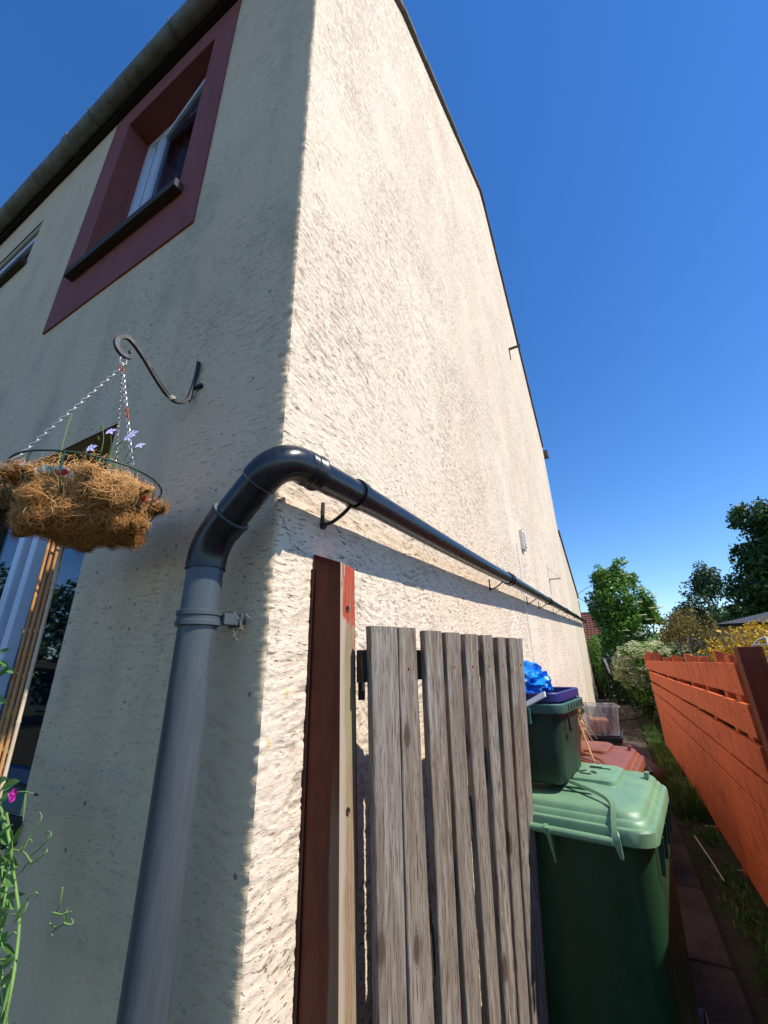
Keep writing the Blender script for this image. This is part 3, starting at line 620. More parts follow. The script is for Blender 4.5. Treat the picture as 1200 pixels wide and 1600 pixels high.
for k in range(22):    # cobweb wisps round the plug
    p = Vector((DX+.04+g_.uniform(-.03, .04), -.03+g_.uniform(-.02, .02), zc+g_.uniform(-.05, .03))); q = p+Vector((g_.uniform(-.03, .03), g_.uniform(-.01, .02), g_.uniform(-.04, .02)))
    m.tube([p, (p+q)/2+Vector((0, 0, -.004)), q], .0004, 3)
m.build('cobweb', M_ROPE, pipe, origin=PO)['kind'] = 'stuff'
#@@GATE
# ============================================================ POST ON THE WALL
ps = thing('gate_post', 'dark red painted timber post fixed to the wall beside the grey slatted gate', 'post', (.0, .2, 0))
m = MB(); ztop = 1.895
q0 = [(.012, .2, -.02), (.145, .2, -.02), (.145, .305, -.02), (.012, .305, -.02)]; q1 = [(.004, .2, 1.938), (.122, .2, 1.892), (.122, .292, 1.882), (.004, .292, 1.928)]
m.hexa(q0, q1).build('post_timber', M_POST, ps, bevel=.003, origin=(0, .2, 0))
for yb, zb in ((.243, 1.735), (.243, 1.155), (.243, .6)):
    xx = .145-.023*(zb/1.9)
    m = MB(); n = 14
    m.tube([(xx-.02, yb, zb), (xx+.0014, yb, zb)], .0105, n); m.build('bolt_hole', plain('bolt_hole_dark', (.008, .006, .005), .9), ps, origin=(0, .2, 0))
    mm = MB(); mm.tube([(xx+.001, yb-.001, zb-.008), (xx+.003, yb, zb-.003)], .0035, 6).build('bolt_end', M_RUST, ps, origin=(0, .2, 0))
# packing strip behind the post
MB().box((-.004, .192, -.02), (.010, .2, 1.88)).build('backing_strip', M_SHEDWALL, ps, origin=(0, .2, 0))

# ============================================================ SLATTED GATE (folded back along the wall)
gate = thing('slatted_gate', 'weathered grey wooden gate of vertical slats standing open against the wall', 'gate', (.18, .30, 0))
GO = (.18, .30, 0)
TLc, TRc = Vector((.200, .260, 1.680)), Vector((.562, 1.0, 1.646)); BLc, BRc = Vector((.203, .285, .08)), Vector((.452, .985, .08))
top_e = [(0, .170), (.180, .285), (.325, .452), (.462, .580), (.600, .700), (.722, .808), (.826, .900), (.910, .9995)]
bot_e = [(0, .118), (.126, .232), (.270, .385), (.430, .545), (.590, .685), (.720, .800), (.822, .886), (.905, .950), (.953, .9995)]
# fractions along the gate from picture columns
def frac_from_px(a0, a1, px, z):
    # horizontal fraction t on the gate line at height z seen in column px
    P0 = np.array(a0); P1 = np.array(a1); lo, hi = -.2, 1.3
    for _ in range(50):
        t = (lo+hi)/2; p = P0+(P1-P0)*t-CAM; X = 600+626.4*(p@r2)/(p@fw)
        if X < px: lo = t
        else: hi = t
    return t
topx = [(579, 621), (624, 651), (663, 690), (696, 719.5), (727, 747), (755, 771), (778, 790.5), (795, 807), (808, 818)]
botx = [(593, 638), (641, 679), (691, 722), (732, 755), (766, 785), (791, 809), (814, 830), (834, 847), (847.8, 858.5)]
nrm_t = (TRc-TLc).cross(Vector((0, 0, 1))).normalized(); gn = nrm_t
zq = .66
def lerp(a_, b_, t): return a_+(b_-a_)*t
Lq = lerp(BLc, TLc, (zq-.08)/(1.687-.08)); Rq = lerp(BRc, TRc, (zq-.08)/(1.687-.08))
# at the foot of the frame each slat sits at its own height
for k in range(9):
    ta = [frac_from_px(TLc, TRc, x, 0) for x in topx[k]]
    # foot fractions: solve where column px at y=1600 meets the gate surface
    tb = []
    for x in botx[k]:
        lo, hi = -.2, 1.3; 
        for _ in range(40):
            t = (lo+hi)/2
            # find height on that vertical line where the picture row is 1600
            zl, zh = -.6, 1.5
            for __ in range(30):
                zz_ = (zl+zh)/2; A_ = lerp(lerp(BLc, TLc, (zz_-.08)/1.606), lerp(BRc, TRc, (zz_-.08)/1.606), t); p = np.array(A_)-CAM; Yp = 800-626.4*(p@u2)/(p@fw)
                if Yp > 1600: zl = zz_
                else: zh = zz_
            X = 600+626.4*(p@r2)/(p@fw)
            if X < x: lo = t
            else: hi = t
        f_ = (zz_-.08)/1.606
        tb.append((t, f_))
    # extrapolate each edge to the slat foot z=.08
    eb = []
    for (tt, f_), t_top in zip(tb, ta): eb.append(t_top+(tt-t_top)/(1-f_))
    rise = random.uniform(-.004, .004); th = .028
    segs = 14; loops = []; g_ = random.Random(k); ph = g_.uniform(0, 6); w_amp = .0018
    tm = sum(ta)/2; ztop = 1.680-.034*tm+rise*.6
    for s in range(segs+1):
        f = s/segs; z_ = .08+(ztop-.08)*f; fz = (z_-.08)/1.607
        La = lerp(lerp(BLc, TLc, fz), lerp(BRc, TRc, fz), lerp(eb[0], ta[0], f)); Ra = lerp(lerp(BLc, TLc, fz), lerp(BRc, TRc, fz), lerp(eb[1], ta[1], f))
        dd = (Ra-La).normalized(); wa = dd*w_amp*math.sin(ph+f*5)+dd*g_.uniform(-.0008, .0008); cu = gn*(.003*math.sin(ph*2+f*3))
        La = La+wa+cu; Ra = Ra+wa*.6+cu; La.z = Ra.z = z_
        bx = .0025
        loops.append([La-gn*th, La-gn*bx, La+dd*bx, Ra-dd*bx, Ra-gn*bx, Ra-gn*th])
    o = MB().loft(loops).build('slat', M_GATE, gate, origin=GO); o.data.set_sharp_from_angle(angle=R(30))
# rails behind the slats, poking out at the hinge side
def gp(t, z): fz = (z-.08)/1.607; v = lerp(lerp(BLc, TLc, fz), lerp(BRc, TRc, fz), t); v.z = z; return v
for zr in (1.50, .30):
    A_, B_ = gp(-.018, zr), gp(.985, zr); q0 = [A_-gn*.030, A_-gn*.060, A_-gn*.060+Vector((0, 0, .10)), A_-gn*.030+Vector((0, 0, .10))]; q1 = [v+(B_-A_) for v in q0]
    MB().hexa(q0, q1).build('rail', M_RAIL, gate, origin=GO)
A_, B_ = gp(.0, .40), gp(.96, 1.48); q0 = [A_-gn*.030, A_-gn*.058, A_-gn*.058+Vector((0, 0, .10)), A_-gn*.030+Vector((0, 0, .10))]; MB().hexa(q0, [v+(B_-A_) for v in q0]).build('brace', M_RAIL, gate, origin=GO)
for zr in (1.475, .33):
    A_ = gp(-.018, zr)
    m = MB(); m.box((.128, .305, zr-.03), (.150, .312, zr+.11)); m.tube([(.140, .318, zr-.028), (.140, .318, zr+.118)], .007, 8)
    m.hexa([(.142, .316, zr), (.146, .322, zr), (.146, .322, zr+.07), (.142, .316, zr+.07)], [A_-gn*.03, A_-gn*.022, A_-gn*.022+Vector((0, 0, .07)), A_-gn*.03+Vector((0, 0, .07))]); m.build('hinge', M_BLACK, gate, origin=GO)
# nail heads
for k in range(9):
    for zr in (1.54, .36):
        t = [frac_from_px(TLc, TRc, sum(topx[k])/2, 0)][0]; p = gp(t, zr); MB().tube([p-gn*.004, p+gn*.0008], .0045, 8).build('nail_head', M_RUST, gate, origin=GO)

# ============================================================ FENCE
fence = thing('orange_fence', 'orange stained fence of horizontal boards along the right of the passage', 'fence', (1.45, 1.9, 0))
FO = (1.45, 1.9, 0)
tops = [1.515, 1.315, 1.130, .950, .775, .602, .430, .255]
for k, zt in enumerate(tops):
    h_ = (.160, .156, .160, .161, .163, .166, .17, .17)[k]
    g_ = random.Random(k+3); n = 26; loops = []; ph = g_.uniform(0, 6)
    y0_ = 1.925+g_.uniform(-.008, .008); y1_ = 8.95
    for s in range(n+1):
        f = s/n; y_ = y0_+(y1_-y0_)*f; wz = .004*math.sin(ph+f*7)+g_.uniform(-.0015, .0015); wx = .003*math.sin(ph*1.7+f*5)
        za, zb = zt-h_+wz, zt+wz*.7
        loops.append([(1.450+wx, y_, za+.002), (1.450+wx, y_, zb-.002), (1.453+wx, y_, zb), (1.472+wx, y_, zb), (1.472+wx, y_, za), (1.453+wx, y_, za)])
    MB().loft(loops).build('fence_board', M_FENCE, fence, origin=FO)
    # the bay nearer the camera
    loops = []
    for s in range(9):
        f = s/8; y_ = -.6+(1.72+.6)*f; wz = .003*math.sin(ph+f*7); zt2 = zt+.03
        loops.append([(1.555, y_, zt2-h_+wz), (1.555, y_, zt2+wz), (1.577, y_, zt2+wz), (1.577, y_, zt2-h_+wz)])
    MB().loft(loops).build('fence_board', M_FENCE, fence, origin=FO)
def fpost(x, y, w_, d_, zt, slope, mat=M_FPOST, z0=-.03):
    MB().hexa([(x, y, z0), (x+w_, y, z0), (x+w_, y+d_, z0), (x, y+d_, z0)], [(x, y, zt), (x+w_, y, zt+slope), (x+w_, y+d_, zt+slope), (x, y+d_, zt)]).build('fence_post', mat, fence, bevel=.003, origin=FO)
for k, zt in enumerate(tops):
    for y_ in (2.03, 3.1, 4.2, 5.3, 6.5, 7.8):
        for dz_ in (-.035, -.12): MB().tube([(1.449, y_+.01*math.sin(k*3+y_), zt+dz_), (1.4525, y_+.01*math.sin(k*3+y_), zt+dz_)], .005, 6).build('nail_head', M_RUST, fence, origin=FO)
fpost(1.455, 1.775, .10, .085, 1.595, .0)
fpost(1.474, 1.90, .05, .07, 1.565, .02)
for y_, w_, d_, zt, sl_ in ((2.12, .03, .11, 1.56, .0), (2.44, .08, .075, 1.590, -.03), (3.05, .06, .08, 1.553, .0), (3.75, .09, .075, 1.585, -.03), (4.75, .09, .075, 1.585, -.03), (5.75, .08, .07, 1.570, -.02), (7.2, .09, .09, 1.66, -.03), (8.85, .09, .09, 1.68, -.02)):
    fpost(1.474, y_, w_, d_, zt, sl_, M_FENCE)
MB().box((1.452, 8.955, 1.35), (1.47, 9.3, 1.62)).build('end_board', M_FENCE, fence, origin=FO)
# back boards seen through the gaps (hit-and-miss side)
MB().box((1.60, -.6, .0), (1.62, 1.70, 1.45)).build('back_panel', M_SHEDWALL, fence, origin=FO)
for k in range(7): MB().box((1.59, 1.9+k, -.02), (1.61, 2.88+k, 1.47)).build('back_panel', M_SHEDWALL, fence, origin=FO)
#@@BINS
# ============================================================ WHEELIE BINS
def wheelie(name, label, cx, cy, rot, zr, mb, ml, group):
    t = thing(name, label, 'wheelie bin', (cx, cy, 0), group); t.rotation_euler = (0, 0, R(rot))
    m = MB(); L = []
    for z_, w_, d_, r_ in ((.045, .44, .50, .05), (.10, .46, .53, .06), (.5, .50, .60, .065), (.86, .535, .665, .07), (.93, .545, .68, .07), (.935, .56, .695, .07), (zr-.045, .565, .70, .07)):
        L.append(rrect(w_, d_, r_, z_))
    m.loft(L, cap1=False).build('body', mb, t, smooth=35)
    L = [rrect(.585, .72, .075, zr-.060), rrect(.60, .735, .08, zr-.055), rrect(.605, .74, .085, zr-.015), rrect(.598, .733, .085, zr-.008), rrect(.575, .705, .08, zr-.006), rrect(.565, .695, .08, zr+.008), rrect(.555, .685, .078, zr+.012),
         rrect(.545, .675, .078, zr+.015), rrect(.535, .665, .08, zr+.028), rrect(.52, .65, .085, zr+.036), rrect(.47, .60, .09, zr+.041), rrect(.1, .2, .04, zr+.050)]
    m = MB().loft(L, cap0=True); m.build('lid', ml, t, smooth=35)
    # raised plateau toward the wall side
    L = [rrect(.30, .30, .03, zr+.040, -.13, .03), rrect(.29, .29, .03, zr+.060, -.13, .03), rrect(.26, .25, .03, zr+.070, -.13, .03)]
    L = [[(x+.135, y+.07, z) for x, y, z in q] for q in L]
    MB().loft(L, cap0=False).build('lid_plateau', ml, t, smooth=35)
    # moulded strap crossing the near side of the lid and its hook
    sx = .145
    pts = [(sx-.15, -.16, zr+.066), (sx-.02, -.26, zr+.060), (sx+.03, -.315, zr+.048), (sx+.035, -.355, zr+.015), (sx+.035, -.385, zr-.03), (sx+.045, -.386, zr-.09)]
    P = bez(pts, 5); m = MB(); loops = []
    for i_, p in enumerate(P):
        h_ = .016; wdt = .009 if i_ < len(P)-6 else .011*(len(P)-i_)/6+.003
        loops.append([(p.x-wdt, p.y-.004, p.z), (p.x+wdt, p.y-.004, p.z), (p.x+wdt, p.y+.006, p.z+h_*.6), (p.x-wdt, p.y+.006, p.z+h_*.6)])
    m.loft(loops).build('lid_strap', ml, t, smooth=35)
    # dark hand recess beside the strap
    MB().loft([rrect(.12, .020, .008, zr+.0575, sx-.11, -.205), rrect(.12, .020, .008, zr+.0615, sx-.11, -.205)]).build('lid_handle_edge', mb, t)
    m = MB().tube([(-.27, -.385, zr-.045), (.17, -.385, zr-.045)], .014, 10); m.build('grip_bar', ml, t, smooth=50)
    for xx in (-.22, -.05):
        m = MB(); m.hexa([(xx-.006, -.372, zr-.035), (xx+.012, -.372, zr-.035), (xx+.012, -.405, zr-.035), (xx-.006, -.405, zr-.035)], [(xx+.004, -.360, zr-.15), (xx+.010, -.360, zr-.15), (xx+.010, -.368, zr-.15), (xx+.004, -.368, zr-.15)]); m.build('rim_lug', ml, t)
        MB().tube([(xx-.012, -.385, zr-.045), (xx+.0, -.385, zr-.045)], .018, 10).build('rim_clip', ml, t, smooth=50)
    for yy_ in (-.22, -.06, .1, .24):
        MB().hexa([(.285, yy_, zr-.055), (.305, yy_, zr-.055), (.305, yy_+.012, zr-.055), (.285, yy_+.012, zr-.055)], [(.275, yy_, zr-.17), (.288, yy_, zr-.17), (.288, yy_+.012, zr-.17), (.275, yy_+.012, zr-.17)]).build('rim_rib', mb, t)
    MB().hexa([(.235, .16, zr+.045), (.255, .16, zr+.045), (.255, .20, zr+.045), (.235, .20, zr+.045)], [(.238, .165, zr+.068), (.256, .165, zr+.068), (.256, .195, zr+.068), (.238, .195, zr+.068)]).build('lid_nub', ml, t, bevel=.003)
    MB().tube([(-.20, .345, .10), (-.24, .345, .10)], .10, 24).build('wheel', M_BLACK, t, smooth=40); MB().tube([(.20, .345, .10), (.24, .345, .10)], .10, 24).build('wheel', M_BLACK, t, smooth=40)
    return t
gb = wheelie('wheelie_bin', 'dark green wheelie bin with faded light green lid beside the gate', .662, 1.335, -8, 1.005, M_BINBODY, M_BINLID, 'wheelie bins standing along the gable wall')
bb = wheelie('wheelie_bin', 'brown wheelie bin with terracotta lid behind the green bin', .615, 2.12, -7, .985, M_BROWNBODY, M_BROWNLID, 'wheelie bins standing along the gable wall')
# embossed marks on the green lid: recycling arrows and ridges
for cx_m, cy_m in ((.03, .03),):
    m = MB()
    for q in range(3):
        an = q*2*math.pi/3+.5; c_ = Vector((cx_m+.028*math.cos(an), cy_m+.028*math.sin(an), 1.0765)); d_ = Vector((-math.sin(an), math.cos(an), 0)); n_ = Vector((math.cos(an), math.sin(an), 0))
        pts = [c_-d_*.024+n_*.006, c_+d_*.006+n_*.006, c_+d_*.006+n_*.013, c_+d_*.026, c_+d_*.006-n_*.013, c_+d_*.006-n_*.006, c_-d_*.024-n_*.006]
        m.add(pts+[p+Vector((0, 0, .0015)) for p in pts], [tuple(range(7, 14))]+[(i_, (i_+1) % 7, (i_+1) % 7+7, i_+7) for i_ in range(7)])
    m.build('recycling_mark', M_BINBODY, gb)
MB().box((.02, .13, 1.0755), (.11, .135, 1.079)).box((.02, .15, 1.0755), (.07, .154, 1.079)).box((-.06, .10, 1.0755), (-.03, .13, 1.078)).build('embossed_line', M_BINBODY, gb)

# recycling box on the green bin, navy box nested in it
BX, BY, BZ, BR = .475, 1.275, 1.080, -7
rb = thing('recycling_box', 'bottle green plastic recycling box standing on the light green bin lid', 'box', (BX, BY, BZ)); rb.rotation_euler = (0, 0, R(BR))
L = [rrect(.34, .36, .035, 0), rrect(.36, .38, .045, .012), rrect(.385, .405, .05, .14), rrect(.41, .43, .05, .27), rrect(.412, .432, .05, .275)]
MB().loft(L, cap1=False).build('body', M_BOX, rb, smooth=35)
L = [rrect(.415, .435, .05, .262), rrect(.455, .475, .06, .264), rrect(.458, .478, .06, .268), rrect(.458, .478, .06, .298), rrect(.45, .47, .058, .302), rrect(.425, .445, .05, .300)]
MB().loft(L, cap0=False, cap1=False).build('rim', M_BOXRIM, rb, smooth=35)
for k in range(6): MB().box((.2285, -.13+k*.055, .272), (.2315, -.115+k*.055, .294)).build('rim_slot', M_BOX, rb)
m = MB().box((.0, -.262, .225), (.10, -.222, .240)).box((.0, -.262, .24), (.012, -.238, .285)).box((.085, -.262, .24), (.10, -.238, .285)); m.build('handle', M_BOXRIM, rb, bevel=.003)
MB().box((.214, -.11, .195), (.222, -.095, .25)).box((.214, -.11, .188), (.222, -.06, .197)).build('latch', M_BLACK, rb)
nb = thing('nested_box', 'navy blue plastic box nested in the green recycling box', 'box', (BX-.005, BY, BZ+.30)); nb.rotation_euler = (0, 0, R(BR))
L = [rrect(.36, .38, .04, -.16), rrect(.40, .42, .05, .0), rrect(.405, .425, .05, .006), rrect(.445, .465, .055, .010), rrect(.447, .467, .055, .040), rrect(.44, .46, .055, .045), rrect(.41, .43, .05, .043), rrect(.39, .41, .045, -.10)]
MB().loft(L).build('body', M_NAVY, nb, smooth=35)
for k in range(6): MB().box((.222, -.14+k*.058, .006), (.2255, -.12+k*.058, .014)).build('rim_tab', M_NAVY, nb)
for k in range(4): MB().box((-.12+k*.07, -.2345, .012), (-.115+k*.07, -.2325, .036)).build('rim_rib', M_NAVY, nb)
# blue plastic bag and white strap
g_ = np.random.default_rng(3); bm = bmesh.new(); bmesh.ops.create_icosphere(bm, subdivisions=4, radius=1)
for v in bm.verts:
    p = v.co.copy(); n_ = fbm(np.array([p.x*2.1+3]), np.array([p.z*2.3+p.y*1.9]), 5, 3)[0]; n2_ = fbm(np.array([p.x*6+9]), np.array([p.z*6+p.y*5]), 8, 2)[0]
    s = .70+.55*n_-.35*abs(n2_-.5)*2; rid = abs(math.sin(p.x*5+p.y*4+3*n_)); s -= .10*(1-rid)**3
    v.co = Vector((p.x*.14*s, p.y*.15*s, p.z*.118*s))
me = bpy.data.meshes.new('plastic_bag'); bm.to_mesh(me); bm.free(); me.materials.append(M_BAG)
o = bpy.data.objects.new('plastic_bag', me); link(o); o.location = (.50, 1.17, 1.455); tag(o, 'crumpled bright blue plastic bag stuffed in the navy box', 'bag')
o = MB().hexa([(.50, 1.00, 1.375), (.50, .995, 1.357), (.502, 1.0, 1.352), (.502, 1.005, 1.37)], [(.615, 1.005, 1.434), (.617, 1.0, 1.412), (.620, 1.006, 1.41), (.619, 1.01, 1.430)]).build('white_strap', M_VENT, bevel=.002)
tag(o, 'short white plastic strap lying on the rim of the navy box', 'strap')

# pot with dried plant on the brown bin
pt = thing('plant_pot', 'tall square terracotta pot of dried stems on the brown bin lid', 'plant pot', (.60, 1.95, 1.045))
L = [rrect(.075, .075, .01, 0), rrect(.105, .105, .012, .125), rrect(.12, .12, .014, .126), rrect(.124, .124, .014, .155), rrect(.112, .112, .012, .155), rrect(.105, .105, .012, .135)]
MB().loft(L).build('pot_body', M_POT, pt, smooth=35)
m = MB(); g_ = random.Random(9)
for k in range(80):
    a_ = g_.uniform(0, 6.28); r_ = g_.uniform(0, .045); p = Vector((r_*math.cos(a_), r_*math.sin(a_), .13)); ou = Vector((math.cos(a_)+.5, math.sin(a_)*.8, 0)).normalized(); L_ = g_.uniform(.02, .055)
    top_ = p+ou*L_*.6+Vector((0, 0, g_.uniform(.0, .07))); e_ = top_+ou*L_*.8+Vector((g_.uniform(-.01, .03), 0, g_.uniform(-.12, .01)))
    m.tube(bez([p, top_, e_], 4), [.0022]*8+[.0012], 4)
m.build('dried_stems', L_DRY, pt)['kind'] = 'stuff'
for d_ in (0, .012, -.010):
    MB().tube(bez([(.02, d_, .15), (.06, -.02+d_, .30), (.045, -.03, .20), (.075, -.08+d_, .07), (.10, -.14, -.02+d_)], 6), .0045, 5).build('trailing_stalk', L_DRY, pt)
MB().tube(bez([(-.01, 0, .15), (.01, 0, .25), (.04, .01, .30)], 5), .004, 5).build('stalk', L_DRY, pt)
leaves('leaf_tuft', L_GRASS, [((.055, .04, .235), (.03, .03, .05))], 160, .02, pt)
leaves('dried_leaf', L_DRY, [((.03, -.0, .20), (.035, .03, .055))], 90, .03, pt)

# tubs, clear crate and cloth further down
def tub(name, label, cat, x, y, z, w0, d0, w1, d1, h_, mat, rot=0, group=None):
    t = thing(name, label, cat, (x, y, z), group); t.rotation_euler = (0, 0, R(rot))
    L = [rrect(w0, d0, .03, 0), rrect(w1, d1, .035, h_), rrect(w1+.03, d1+.03, .04, h_+.002), rrect(w1+.03, d1+.03, .04, h_+.025), rrect(w1-.01, d1-.01, .03, h_+.025), rrect(w1-.03, d1-.03, .03, h_-.05)]
    MB().loft(L).build('tub_body', mat, t, smooth=35); leaves('soil_litter', L_DRY, [((0, 0, h_-.03), (w1*.4, d1*.4, .015))], 60, .03, t)
    return t
tub('garden_tub', 'black plastic garden tub behind the brown wheelie bin', 'tub', .62, 3.55, 0, .50, .50, .62, .60, .72, M_BLACKTUB)
tub('garden_tub', 'low brown garden tub beside the grey woven bag', 'tub', .66, 5.1, 0, .55, .6, .68, .7, .40, M_BROWNBODY, 5)
tub('clear_crate_stand', 'dark upturned planter under the clear plastic crate', 'planter', .60, 4.35, 0, .5, .45, .44, .40, .80, M_BLACKTUB)
cr = thing('clear_crate', 'cloudy clear plastic crate catching the sun on top of the dark planter', 'crate', (.64, 4.35, .832)); cr.rotation_euler = (0, 0, R(8))
a = NM('cloudy_plastic', .3, .5); a.b.inputs['Alpha'].default_value = .55; n1 = a.noise(a.map((1, 1, .2)), 22, 4)
M_CLOUD = a.out(a.mix(a.rng(n1, .4, .6), (.20, .19, .18), (.50, .50, .52)))
L = [rrect(.30, .34, .03, 0), rrect(.36, .42, .03, .26), rrect(.39, .45, .03, .262), rrect(.39, .45, .03, .275)]
MB().loft(L, cap1=False).build('crate_body', M_CLOUD, cr, smooth=35); MB().box((-.1, -.13, .01), (.08, .1, .14)).build('pot_inside', M_POT, cr, bevel=.02)
# grey woven bag slumped on the path
bm = bmesh.new(); bmesh.ops.create_icosphere(bm, subdivisions=4, radius=1)
for v in bm.verts:
    p = v.co; n_ = fbm(np.array([p.x*2+3]), np.array([p.z*2+p.y*2]), 15, 3)[0]; s = .8+.5*n_; v.co = Vector((p.x*.30*s-.12*max(0, p.z), p.y*.42*s, max(-.12, p.z*.30*s)))
me = bpy.data.meshes.new('woven_bag'); bm.to_mesh(me); bm.free(); me.materials.append(M_GREYCLOTH); [setattr(p, 'use_smooth', True) for p in me.polygons]
o = bpy.data.objects.new('woven_bag', me); link(o); o.location = (.88, 6.3, .12); tag(o, 'grey woven bag slumped on the path past the bins', 'bag')
# straws on the path
for (xa, ya, xb, yb), lb in (((1.247, 4.39, 1.305, 3.51), 'long pale straw lying on the path nearest the camera'), ((1.262, 5.35, 1.275, 5.08), 'short pale straw lying on the path further from the camera')):
    o = MB().tube([(xa, ya, .012), ((xa+xb)/2+.004, (ya+yb)/2, .010), (xb, yb, .010)], .006, 6).build('straw', M_CANEPALE); tag(o, lb, 'straw')
# litter bits on the path
g_ = np.random.default_rng(21); n = 110; P = np.stack([.7+.72*g_.random(n), 1.5+8*g_.random(n)**1.4, np.full(n, .006)], 1)
V = (P[:, None, :]+g_.normal(size=(n, 4, 3))*np.array([.008, .012, .0015])); o = npmesh('path_litter', V.reshape(-1, 3), np.arange(4*n).reshape(-1, 4), M_BARK); o['kind'] = 'stuff'; tag(o, 'scattered dead leaves and grit on the path', 'litter')
#@@PLANTS
# ============================================================ GRASS AND WEEDS BY THE FENCE
def grass(name, n, xr, yr, hr, seed, mat=L_GRASS, label='', cat='grass', wd=.006, dens=None):
    g = np.random.default_rng(seed); x = xr[0]+(xr[1]-xr[0])*g.random(n)**.6; y = yr[0]+(yr[1]-yr[0])*g.random(n)
    if dens: k = fbm(x*5, y*dens, seed, 2) > .47; x = x[k]; y = y[k]; n = len(x)
    hh = hr[0]+(hr[1]-hr[0])*g.random(n)*fbm(y*2, x*2, 3, 2)*1.6; a_ = g.random(n)*6.28; lean = hh*(.3+.6*g.random(n)); d = np.stack([np.cos(a_)-.5, np.sin(a_)-.2], 1)
    b = np.stack([x, y, np.full(n, -.02)], 1); pe = np.stack([-np.sin(a_), np.cos(a_), 0*a_], 1)*wd
    mid = b+np.stack([d[:, 0]*lean*.35, d[:, 1]*lean*.35, hh*.62], 1); tip = b+np.stack([d[:, 0]*lean, d[:, 1]*lean, hh*.95], 1)
    V = np.stack([b-pe, b+pe, mid+pe*.8, mid-pe*.8, tip+pe*.05, tip-pe*.05], 1).reshape(-1, 3); i_ = np.arange(n)[:, None]*6
    F = np.concatenate([i_+np.array([[0, 1, 2, 3]]), i_+np.array([[3, 2, 4, 5]])]); o = npmesh(name, V, F, mat); o['kind'] = 'stuff'; tag(o, label, cat); return o
grass('grass', 3000, (1.20, 1.44), (5.0, 10.5), (.06, .28), 5, label='long green grass growing along the foot of the orange fence')
grass('weeds', 1600, (1.22, 1.44), (1.0, 5.2), (.02, .07), 6, label='short weeds in the dark soil at the foot of the orange fence', cat='weeds', dens=3)
grass('moss', 900, (1.12, 1.3), (1.2, 6.), (.008, .03), 8, label='moss and seedlings along the path edge', cat='moss', dens=2)

# ============================================================ PASSAGE END
bf = thing('back_fence', 'dark brown timber fence closing the far end of the passage', 'fence', (.5, 20.4, 0))
for k in range(26): 
    xx = -3.2+k*.30; MB().box((xx, random.uniform(0, .02), -.03), (xx+.27, .04, 1.75+random.uniform(-.03, .03))).build('plank', M_SHEDWALL, bf)
o = MB().box((1.18, 17.0, -.02), (1.52, 17.04, 1.25)).build('leaning_board', M_BLUEGREY); o.rotation_euler = (R(0), 0, 0); tag(o, 'blue grey board leaning in the dark far end of the passage', 'board')
tr = thing('washing_frame', 'small pale frame hanging in the shade at the passage end', 'frame', (.55, 16, 0))
MB().tube([(0, 0, 1.62), (.75, 0, 1.50)], .012, 6).build('cross_bar', M_BLUEGREY, tr); MB().tube([(.02, 0, 0), (.02, 0, 1.62)], .01, 6).build('leg', M_BLACK, tr); MB().tube([(.73, 0, 0), (.73, 0, 1.5)], .01, 6).build('leg', M_BLACK, tr)
MB().hexa([(.02, -.01, 1.60), (.10, -.01, 1.58), (.10, .0, 1.58), (.02, .0, 1.60)], [(.12, -.01, 1.12), (.17, -.01, 1.12), (.17, .0, 1.12), (.12, .0, 1.12)]).build('cloth', M_VENT, tr)
sticks = [((1.0, 11.2, .02), (.72, 11.8, .62)), ((.6, 12.2, .05), (1.25, 12.6, .10))]
for (p, q), lb in zip(sticks, ('pale stick leaning up from the ground in the shade', 'pale stick lying across the ground in the shade')):
    tag(MB().tube([p, q], .018, 6).build('stick', M_BARK), lb, 'stick')

# ============================================================ TREES AND SHRUBS
def limb(m, p, q, r0, r1, g, n=6):
    p, q = Vector(p), Vector(q); L = (q-p).length; pts = [p+(q-p)*k/n+Vector((g.uniform(-1, 1), g.uniform(-1, 1), 0))*L*.03*(0 < k < n) for k in range(n+1)]
    m.tube(pts, [r0+(r1-r0)*k/n for k in range(n+1)], 8)
def tree(name, label, cat, x, y, lobes, n, size, mat, tr=.15, seed=1, group=None, th=None, **kw):
    t = thing(name, label, cat, (x, y, 0), group); g = random.Random(seed); m = MB()
    zc_ = th or max(l[0][2] for l in lobes)*.6; limb(m, (0, 0, -.03), (g.uniform(-.1, .1), 0, zc_), tr, tr*.55, g)
    for c_, r_ in lobes: limb(m, (0, 0, min(zc_, c_[2]*.6)), c_, tr*.45, tr*.12, g, 4)
    m.build('trunk', M_BARK, t, smooth=50); leaves('crown', mat, lobes, n, size, t, seed=seed, **kw); return t
g_ = random.Random(12)
lob = [((0, 0, 4.2), (1.05, .9, 1.4)), ((.45, .1, 5.35), (.62, .5, .85)), ((-.5, .1, 5.05), (.55, .5, .85)), ((.85, 0, 3.8), (.7, .7, .9)), ((-.8, 0, 3.8), (.6, .6, 1.0)), ((.2, -.2, 3.0), (1.1, .9, .9)), ((-.4, -.3, 2.3), (.8, .7, .8)), ((1.2, .1, 3.0), (.45, .45, .6)), ((.5, 0, 1.8), (.7, .7, .8))]
et = tree('elder_tree', 'tall elder tree with flat white flower heads beyond the passage end', 'tree', 1.62, 21.2, lob, 26000, .17, L_ELDER, .12, 3, aspect=.4, noise_cut=1.8, shell=.3)
m = MB(); 
